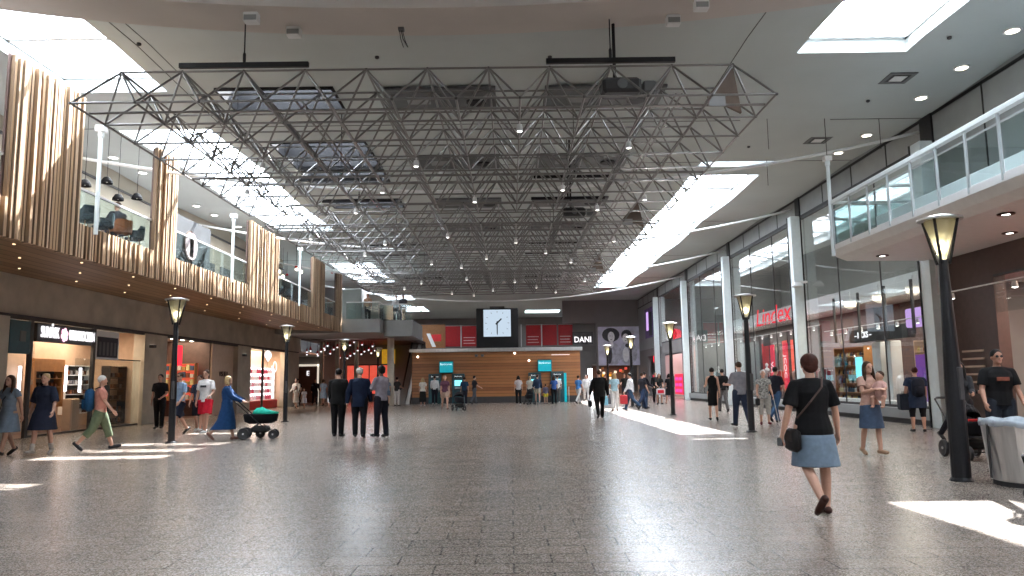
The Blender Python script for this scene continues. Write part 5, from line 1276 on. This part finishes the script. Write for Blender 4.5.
# left group
I=person(-10.75,16.2,R(172),1.68,'young woman in a short blue-grey dress with long brown hair at the left edge',legs=(22,8,-16,14),arms=((-12,15,10),(16,18,40,0)),top=dict(col=(.20,.26,.34),sleeve=.3,len=.86,skirt=(.50,.07),name='dress'),hair=('long','brown'),shoe=(.03,.025,.025),female=True,face=True)
I2=I
MB().tube([I['UU']((-.12,.06,1.44)),I['UU']((.02,.15,1.2)),I['UU']((.17,.05,.98))],.008,6).build('bag_strap',M['black'],I['root'])
I=person(-10.15,16.45,R(182),1.69,'blond woman in a wide navy tunic dress with pale ankle boots',legs=(-8,8,14,4),arms=((10,18,25),(-8,19,12)),top=dict(col=(.018,.022,.04),sleeve=.85,len=.86,skirt=(.50,.09),inf=.03,name='dress'),hair=('bun','blond'),shoe=(.45,.40,.36),boots=.25,w=1.04,female=True,face=True)
I=person(-9.5,17.5,R(-62),1.70,'old man with salmon t-shirt and green three-quarter trousers walking right',legs=(22,6,-20,22),arms=((-18,8,12),(22,8,16)),top=dict(col=(.55,.24,.18),sleeve=.5,len=.88),bottom=dict(kind='shorts',end=.75,inf=.03,col=(.12,.15,.09)),hair=('short','white'),shoe=(.03,.03,.035),w=1.08)
backpack(I,(.015,.07,.16),'large blue backpack worn by the man in the salmon t-shirt',1.15)
I=person(-11.9,25.6,R(185),1.78,'man dressed in black half hidden behind the nearest left street lamp',legs=(4,2,-4,4),arms=((10,8,50,20),(0,8,10)),top=dict(col=(.012,.012,.014),sleeve=.5,len=.86),bottom=dict(kind='trousers',col=(.01,.01,.012)),hair=('short','black'),face=True)
I=person(-9.75,22.2,R(158),1.82,'man in pale blue shirt and navy shorts just right of the nearest left street lamp',legs=(24,4,-20,20),arms=((12,10,35),(-15,10,10)),top=dict(col=(.26,.36,.50),sleeve=.5,len=.86),bottom=dict(kind='shorts',end=.48,inf=.03,col=(.018,.02,.035)),hair=('short','brown'),shoe=(.02,.02,.02),face=True); glasses(I)
I=person(-9.75,23.6,R(185),1.70,'man in dark patterned t-shirt behind the two men in shorts',legs=(10,4,-8,8),arms=((5,8,10),(5,8,20)),top=dict(col=(.06,.07,.11),sleeve=.5,len=.86,var=.8,sc=22),bottom=dict(kind='shorts',end=.5,inf=.03,col=(.02,.02,.03)),hair=('short','brown'),shoe=(.6,.6,.6),face=True)
I=person(-9.1,22.5,R(172),1.84,'man in white polo shirt and red shorts beside the man in blue',legs=(12,4,-8,6),arms=((12,14,55),(0,10,8)),top=dict(col=(.78,.76,.74),sleeve=.5,len=.84,print=(.05,.05,.06)),bottom=dict(kind='shorts',end=.45,inf=.035,col=(.62,.02,.04)),hair=('short','brown'),shoe=(.7,.7,.7),face=True)
I=person(-7.55,20.1,R(-80),1.66,'white haired woman in long navy dress pushing the pushchair with teal cover',legs=(12,2,-16,26),arms=((40,6,25),(38,6,28)),top=dict(col=(.012,.045,.13),sleeve=1,len=.86,skirt=(.28,.05),inf=.03,name='dress'),hair=('bob','blond'),shoe=(.20,.10,.08),w=1.08,female=True)
stroller(-6.75,20.35,R(-80),'black pushchair with teal cover pushed by the woman in long navy dress',(.012,.012,.014),(.02,.42,.30),1.0,hood=False)
# dark trio in the middle left
I=person(-4.75,20.75,R(-8),1.80,'man in a black suit, leftmost of the three seen from behind',legs=(2,1,-3,2),arms=((8,10,20),(6,7,60,25)),top=dict(col=(.010,.010,.010),sleeve=1,len=.80,inf=.028,name='jacket'),bottom=dict(kind='trousers',col=(.008,.008,.009)),hair=('short','black'),w=1.06)
I=person(-4.05,20.15,R(6),1.80,'man in a navy jacket and white cap, middle of the three seen from behind',legs=(5,1,-6,3),arms=((0,16,10),(10,9,25)),top=dict(col=(.010,.017,.04),sleeve=1,len=.74,inf=.03,name='jacket'),bottom=dict(kind='trousers',col=(.008,.009,.012)),hair=('short','white'),w=1.07); cap(I,(.72,.70,.64))
I=person(-3.5,20.3,R(55),1.85,'man in grey short sleeved shirt with black hair, right of the trio',legs=(4,2,-4,3),arms=((25,8,70,15),(22,8,72,10)),top=dict(col=(.25,.23,.27),sleeve=.6,len=.86,inf=.02),bottom=dict(kind='trousers',col=(.014,.014,.022)),hair=('puffy','black'),skin='skindk',w=1.02)
I=person(-5.2,22.6,R(190),1.74,'person in white shirt mostly hidden behind the black suited man',legs=(2,2,-2,2),top=dict(col=(.7,.7,.72),sleeve=1,len=.86),bottom=dict(kind='trousers',col=(.02,.02,.025)),hair=('short','grey'),face=True)
# distant left
D=[(-12.9,45.3,170,1.74,'person in white top and pale trousers by the far left pier',(.7,.68,.66),(.6,.58,.55),'trousers','black',0),
(-12.4,43.5,185,1.30,'child in white dress walking near the far left pier',(.75,.74,.72),None,'dress','brown',1),
(-11.9,43.4,180,1.18,'small child in pale dress, right one of the two children',(.6,.6,.66),None,'dress','brown',1),
(-13.6,48,175,1.72,'person in dark clothes in front of the lit doorway',(.02,.02,.02),(.02,.02,.02),'trousers','black',0),
(-13.0,50,200,1.74,'person in black top beside the lit doorway',(.02,.02,.025),(.03,.03,.04),'trousers','brown',0),
(-12.05,48.4,0,1.70,'woman in light blue dress below the red pendants',(.30,.42,.58),None,'dress','brown',1),
(-7.65,46.4,10,1.70,'woman in denim shorts right of the trio, far away',(.20,.24,.30),(.12,.17,.25),'shorts','black',1),
(-7.0,46.2,-20,1.72,'woman in black top and white trousers beside the kiosk',(.03,.03,.03),(.62,.58,.56),'trousers','black',1),
(-5.35,45.6,5,1.66,'blond woman in pale top and long black skirt at the kiosk left end',(.6,.56,.5),(.015,.015,.015),'skirt','blond',1),
(-4.95,48.7,0,1.78,'man in white t-shirt at the leftmost cash machine',(.75,.75,.76),(.02,.02,.03),'trousers','brown',0),
(-4.2,47.8,20,1.66,'person in white top beside the man in white t-shirt',(.72,.66,.6),(.4,.3,.25),'shorts','brown',1),
(-3.45,39.2,190,1.76,'woman in plum top and shorts behind the far pushchair',(.12,.05,.08),(.4,.28,.22),'shorts','grey',1),
(-2.9,46.6,0,1.66,'person in navy t-shirt at the bright cyan cash machine',(.02,.05,.10),(.02,.02,.03),'trousers','brown',0),
(-2.35,47.9,-60,1.74,'man in black t-shirt and grey trousers leaning at the kiosk wall',(.03,.03,.035),(.10,.11,.13),'trousers','black',0),
(.42,45.0,0,1.70,'long haired woman in pale top and black trousers before the kiosk',(.5,.47,.48),(.012,.012,.014),'trousers','black',1),
(1.15,47.0,-15,1.68,'woman with a yellow strap at a cash machine',(.6,.58,.5),(.05,.05,.05),'trousers','blond',1),
(1.6,46.3,0,1.76,'man in navy shirt and khaki shorts at the kiosk',(.03,.05,.10),(.42,.38,.30),'shorts','brown',0),
(2.1,46.2,0,1.18,'child in yellow shorts beside the man in navy',(.12,.12,.2),(.6,.5,.05),'shorts','brown',0),
(2.6,46.0,10,1.66,'person with blue pack and black trousers at the rightmost cash machine',(.04,.10,.32),(.012,.012,.015),'trousers','brown',1),
(2.95,48.3,0,1.72,'person in white jacket close to the rightmost cash machine',(.7,.7,.7),(.1,.1,.1),'trousers','black',0),
(4.05,45.6,-40,1.70,'person in blue top and white trousers at the right end of the kiosk',(.06,.20,.50),(.55,.55,.55),'trousers','brown',1),
(4.95,50,180,1.74,'person in white walking in the passage right of the kiosk',(.75,.75,.75),(.6,.6,.6),'trousers','brown',0),
(5.5,54,180,1.72,'person in pale clothes further back in the bright passage',(.6,.6,.6),(.1,.1,.12),'trousers','black',0),
(4.75,34.8,0,1.70,'woman in light blue top partly behind the man in the black suit',(.35,.55,.65),(.65,.65,.65),'trousers','blond',1),
(6.6,37.4,-60,1.74,'person in dark top with a shopping bag behind the woman in white',(.02,.02,.03),(.03,.05,.09),'trousers','black',0),
(8.6,45.0,180,1.78,'man all in black standing before the far shop opening',(.012,.012,.014),(.012,.012,.014),'trousers','black',0),
(9.0,43.0,10,1.72,'woman in short black dress beside the red cube shelf',(.012,.012,.014),None,'dress','black',1),
(7.8,52,170,1.74,'person in black top in front of the warm far shop',(.02,.02,.02),(.02,.02,.03),'trousers','brown',0),
(7.2,58,180,1.72,'person in orange top deep in front of the warm far shop',(.6,.15,.06),(.05,.05,.08),'trousers','black',0),
]
rnd=random.Random(11)
for (x,y,a,H,l,tc,bc,k,hc_,fem) in D:
    st=rnd.choice(['bob','long','pony','bun']) if fem else 'short'
    walk=rnd.choice([0,0,14,20]); lg=(walk,4,-walk,walk*.9+2)
    t=dict(col=tc,sleeve=rnd.choice([.5,.5,1]) if not fem else .4,len=.88); b=None
    if k=='dress': t.update(skirt=(.50,.05),name='dress')
    elif k=='skirt': b=dict(kind='skirt',hem=.22,col=bc,flare=.05)
    elif k=='shorts': b=dict(kind='shorts',end=.35,inf=.025,col=bc)
    else: b=dict(kind='trousers',col=bc)
    person(x,y,R(a),H,l,legs=lg,arms=((rnd.uniform(-5,25),9,rnd.uniform(8,60)),(rnd.uniform(-5,25),9,rnd.uniform(8,60))),top=t,bottom=b,hair=(st,hc_),female=bool(fem),face=abs(a)>120,shoe=rnd.choice([(.03,.03,.03),(.5,.5,.5),(.2,.12,.1)]))
stroller(-2.6,37.6,R(195),'dark pushchair standing in front of the kiosk, left of centre',(.02,.02,.025))
stroller(1.05,45.2,R(20),'folded dark pushchair before the kiosk cash machines',(.02,.02,.025),None,.9)
# right middle distance
I=person(3.33,28.6,R(5),1.78,'man in a black suit walking away down the middle right',legs=(-12,28,10,3),arms=((2,16,10),(-4,14,10)),top=dict(col=(.008,.008,.008),sleeve=1,len=.76,inf=.034,name='jacket'),bottom=dict(kind='trousers',col=(.007,.007,.007)),hair=('short','brown'),w=1.14)
hang_bag(I,0,(.008,.008,.01),'small black bag carried by the man in the black suit',(.16,.06,.13),.06)
I=person(5.6,35.6,R(60),1.74,'person in white shirt and jeans striding left with a red bag',legs=(-24,24,22,6),arms=((10,10,20),(-10,10,10)),top=dict(col=(.75,.77,.80),sleeve=1,len=.86),bottom=dict(kind='trousers',col=(.03,.06,.11)),hair=('short','black'))
hang_bag(I,0,(.45,.04,.05),'red shopping bag held by the striding person in white',(.17,.08,.22),.0)
I=person(6.3,36.3,R(-60),1.74,'person in jeans walking right, split by the lamp behind the red bag',legs=(20,6,-20,22),arms=((0,8,10),(10,8,15)),top=dict(col=(.03,.03,.04),sleeve=.5,len=.86),bottom=dict(kind='trousers',col=(.03,.05,.10)),hair=('short','brown'))
I=person(8.35,42.6,R(180),1.68,'woman in black with a white and red shopping bag facing the camera',legs=(6,2,-6,4),arms=((14,8,50,15),(14,8,50,15)),top=dict(col=(.02,.02,.02),sleeve=.4,len=.86,skirt=(.55,.04),name='dress'),hair=('long','brown'),female=True,face=True)
b=empty('shopping_bag',(8.35,42.25,.55),0,'white and red shopping bag held in front of the woman in black','bag'); MB().box(-.24,-.06,0,.24,.06,.34,bev=.04).build('bag_body',fab((.75,.7,.7)),b); MB().box(-.17,-.07,.08,.17,-.06,.26).build('red_print',fab((.6,.03,.05)),b); MB().tube([(-.1,0,.33),(0,0,.48),(.1,0,.33)],.01,6).build('handle',fab((.6,.6,.6)),b)
b=empty('waste_column',(5.0,38.5,0),0,'white and black waste column far down the hall near the red bag','waste column'); MB().box(-.28,-.2,0,.28,.2,.95,bev=.03).build('housing',fab((.6,.6,.62)),b); MB().box(-.18,-.21,.2,.18,-.2,.7).build('dark_panel',fab((.1,.1,.12)),b)
b=empty('shopping_bag',(4.35,35.2,.25),0,'light blue shopping bag beside the woman in light blue','bag'); MB().box(-.14,-.06,0,.14,.06,.42,bev=.02).build('bag_body',fab((.25,.55,.7)),b); MB().tube([(-.08,0,.41),(0,0,.55),(.08,0,.41)],.008,6).build('handle',fab((.6,.6,.6)),b)
I=person(6.82,25.6,R(-12),1.74,'woman in a tight black dress walking away on the right',legs=(8,2,-6,14),arms=((25,12,60),(0,10,15)),top=dict(col=(.007,.007,.008),sleeve=0,len=.86,skirt=(.46,-.015),inf=.012,name='dress'),hair=('bun','black'),shoe=(.02,.02,.02),female=True,w=.96)
I=person(8.9,31.8,R(5),1.76,'man in black shirt and grey trousers ahead of the woman in the black dress',legs=(12,3,-10,12),arms=((0,10,10),(8,12,20)),top=dict(col=(.015,.015,.017),sleeve=1,len=.86),bottom=dict(kind='trousers',col=(.14,.13,.13)),hair=('short','black'))
I=person(6.75,22.3,R(10),1.86,'man in grey t-shirt and dark jeans walking away left of the lamp post',legs=(10,2,-12,14),arms=((20,10,70),(-6,10,12)),top=dict(col=(.20,.20,.22),sleeve=.6,len=.84,inf=.022),bottom=dict(kind='trousers',col=(.022,.03,.055)),hair=('short','brown'),w=1.05)
I=person(7.75,23.2,R(170),1.62,'white haired woman in patterned blouse with a walking stick right of the lamp',legs=(8,4,-4,4),arms=((12,10,25),(20,10,25)),top=dict(col=(.32,.32,.30),sleeve=.3,len=.80,var=.75,sc=20,inf=.02),bottom=dict(kind='shorts',end=.72,inf=.02,col=(.38,.36,.32)),hair=('short','white'),shoe=(.15,.03,.04),female=True,face=True,w=1.05)
hang_bag(I,1,(.012,.012,.014),'black handbag held by the white haired woman',(.13,.06,.12),-.04)
pA=wp(I,I['A'][0][2]+I['A'][0][3]*.09)
c=MB().tube([(pA.x,pA.y,pA.z+.02),(pA.x+.12,pA.y-.05,.0)],.011,6).build('walking_stick',M['steel']); tag(c,'thin metal walking stick of the white haired woman','walking stick'); MB().tube([(pA.x-.05,pA.y,pA.z+.02),(pA.x+.06,pA.y,pA.z+.03)],.014,6).build('grip',M['black'],c)
I=person(8.45,24.2,R(-50),1.78,'man in dark t-shirt and blue jeans striding right behind the white haired woman',legs=(18,4,-26,22),arms=((-10,8,12),(12,8,20)),top=dict(col=(.02,.02,.03),sleeve=.5,len=.86),bottom=dict(kind='trousers',col=(.04,.09,.18)),hair=('short','black'),lean=6)
# seated diners upstairs
def diner(x,y,rz,label,tc,hc_='brown'):
    I=person(x,y,rz,1.70,label,legs=(85,88,85,88),arms=((30,8,50),(30,8,50)),top=dict(col=tc,sleeve=.5,len=.88),bottom=dict(kind='trousers',col=(.03,.03,.05)),hair=('bob' if hc_=='blond' else 'short',hc_),z=5.0-.40,sit=True,lean=4)
diner(-11.5,18.0,R(-90),'person in pink top seated at the cafe table nearest the slim pole',(.62,.12,.25),'black')
diner(-11.45,20.2,R(-90),'person in pale top seated upstairs before the narrow screen',(.6,.55,.5),'blond')
diner(-10.35,19.45,R(60),'person in dark top seated upstairs between the two tables',(.05,.05,.06),'brown')
for i,(x,y,c) in enumerate(((-7.2,47.0,(.6,.6,.6)),(-6.7,46.6,(.1,.1,.12)),(-8.8,46.0,(.5,.3,.2)))):
    person(x,y,R(170),1.72,'person standing on the corner platform upstairs, %s'%['by the railing in pale top','by the railing in dark top','further left in tan top'][i],top=dict(col=c,sleeve=.5),bottom=dict(kind='trousers',col=(.03,.03,.04)),z=5.15)
# ------------------------------------------------------------------ light, camera
W=bpy.data.worlds.new('World'); sc.world=W; W.use_nodes=True
nt=W.node_tree; nt.nodes.clear()
o=nt.nodes.new('ShaderNodeOutputWorld'); b=nt.nodes.new('ShaderNodeBackground'); b.inputs[0].default_value=(.90,.95,1,1); b.inputs[1].default_value=SKY
nt.links.new(b.outputs[0],o.inputs[0])
sd=Vector((-2.4,-7.2,-8.8)).normalized()
l=bpy.data.lights.new('sun','SUN'); l.energy=SUN; l.angle=R(.55); l.color=(1,.97,.93)
s=bpy.data.objects.new('sun',l); COL.objects.link(s); s.rotation_euler=sd.to_track_quat('-Z','Y').to_euler()
# daylight portals in the roof openings
def portal(x0,x1,a,b):
    o=area('portal',((x0+x1)/2,(a+b)/2,ZT-.1),(0,0,0),x1-x0,b-a,1); o.data.cycles.is_portal=True
for a,b in SKL: portal(-11.3,-8.45,a,b)
for a,b in SKR: portal(6.75,9.3,a,b)

# shop ceiling lighting
WARM=(1,.80,.58)
for y,p in ((25.2,260),(33,170),(44.4,260)): area('shop_light',(-15.2,y,3.45),(0,0,0),1.6,5,p,WARM)
area('shop_light',(-12,54,4.2),(0,0,0),4,4,70,(1,.45,.3))
for y,p,c in ((25.4,420,(1,.85,.7)),(35.4,330,(1,.80,.76)),(45.4,300,(1,.9,.8)),(55,600,(1,.6,.6))): area('shop_light',(13.6,y,4.25),(0,0,0),2,8,p,c)
for y,p in ((25.4,130),(35.4,110),(45.4,110)): area('upper_shop_light',(15,y,7.9),(0,0,0),3,8,p,(1,.93,.85))
area('shop_light',(13.8,14,3.9),(0,0,0),2.5,8,500,(1,.8,.66))
area('shop_light',(10,73,2.7),(0,0,0),3,4,200,(1,.6,.4))
for y in (18,26,34): area('cafe_light',(-12.2,y,8.2),(0,0,0),2,5,80,(1,.9,.75))
cam=bpy.data.cameras.new('camera'); co=bpy.data.objects.new('camera',cam); COL.objects.link(co); sc.camera=co
cam.sensor_width=36; cam.lens=36*748/1024; cam.clip_end=300; cam.clip_start=.05
co.location=(0,0,1.45)
pitch=math.atan((380.5-288)/748); yaw=math.atan(2/748); roll=R(.8)
co.rotation_euler=(Matrix.Rotation(-yaw,3,'Z')@Matrix.Rotation(PI/2+pitch,3,'X')@Matrix.Rotation(-roll,3,'Z')).to_euler()
sc.view_settings.view_transform='Standard'; sc.view_settings.look='None'; sc.view_settings.gamma=1; sc.view_settings.use_curve_mapping=False
sc.view_settings.exposure=EXPO
sc.cycles.use_denoising=True
sc.cycles.max_bounces=7; sc.cycles.diffuse_bounces=4; sc.cycles.glossy_bounces=3; sc.cycles.transparent_max_bounces=10; sc.cycles.transmission_bounces=3
sc.cycles.sample_clamp_indirect=6; sc.cycles.caustics_reflective=False; sc.cycles.caustics_refractive=False
sc.cycles.use_light_tree=True
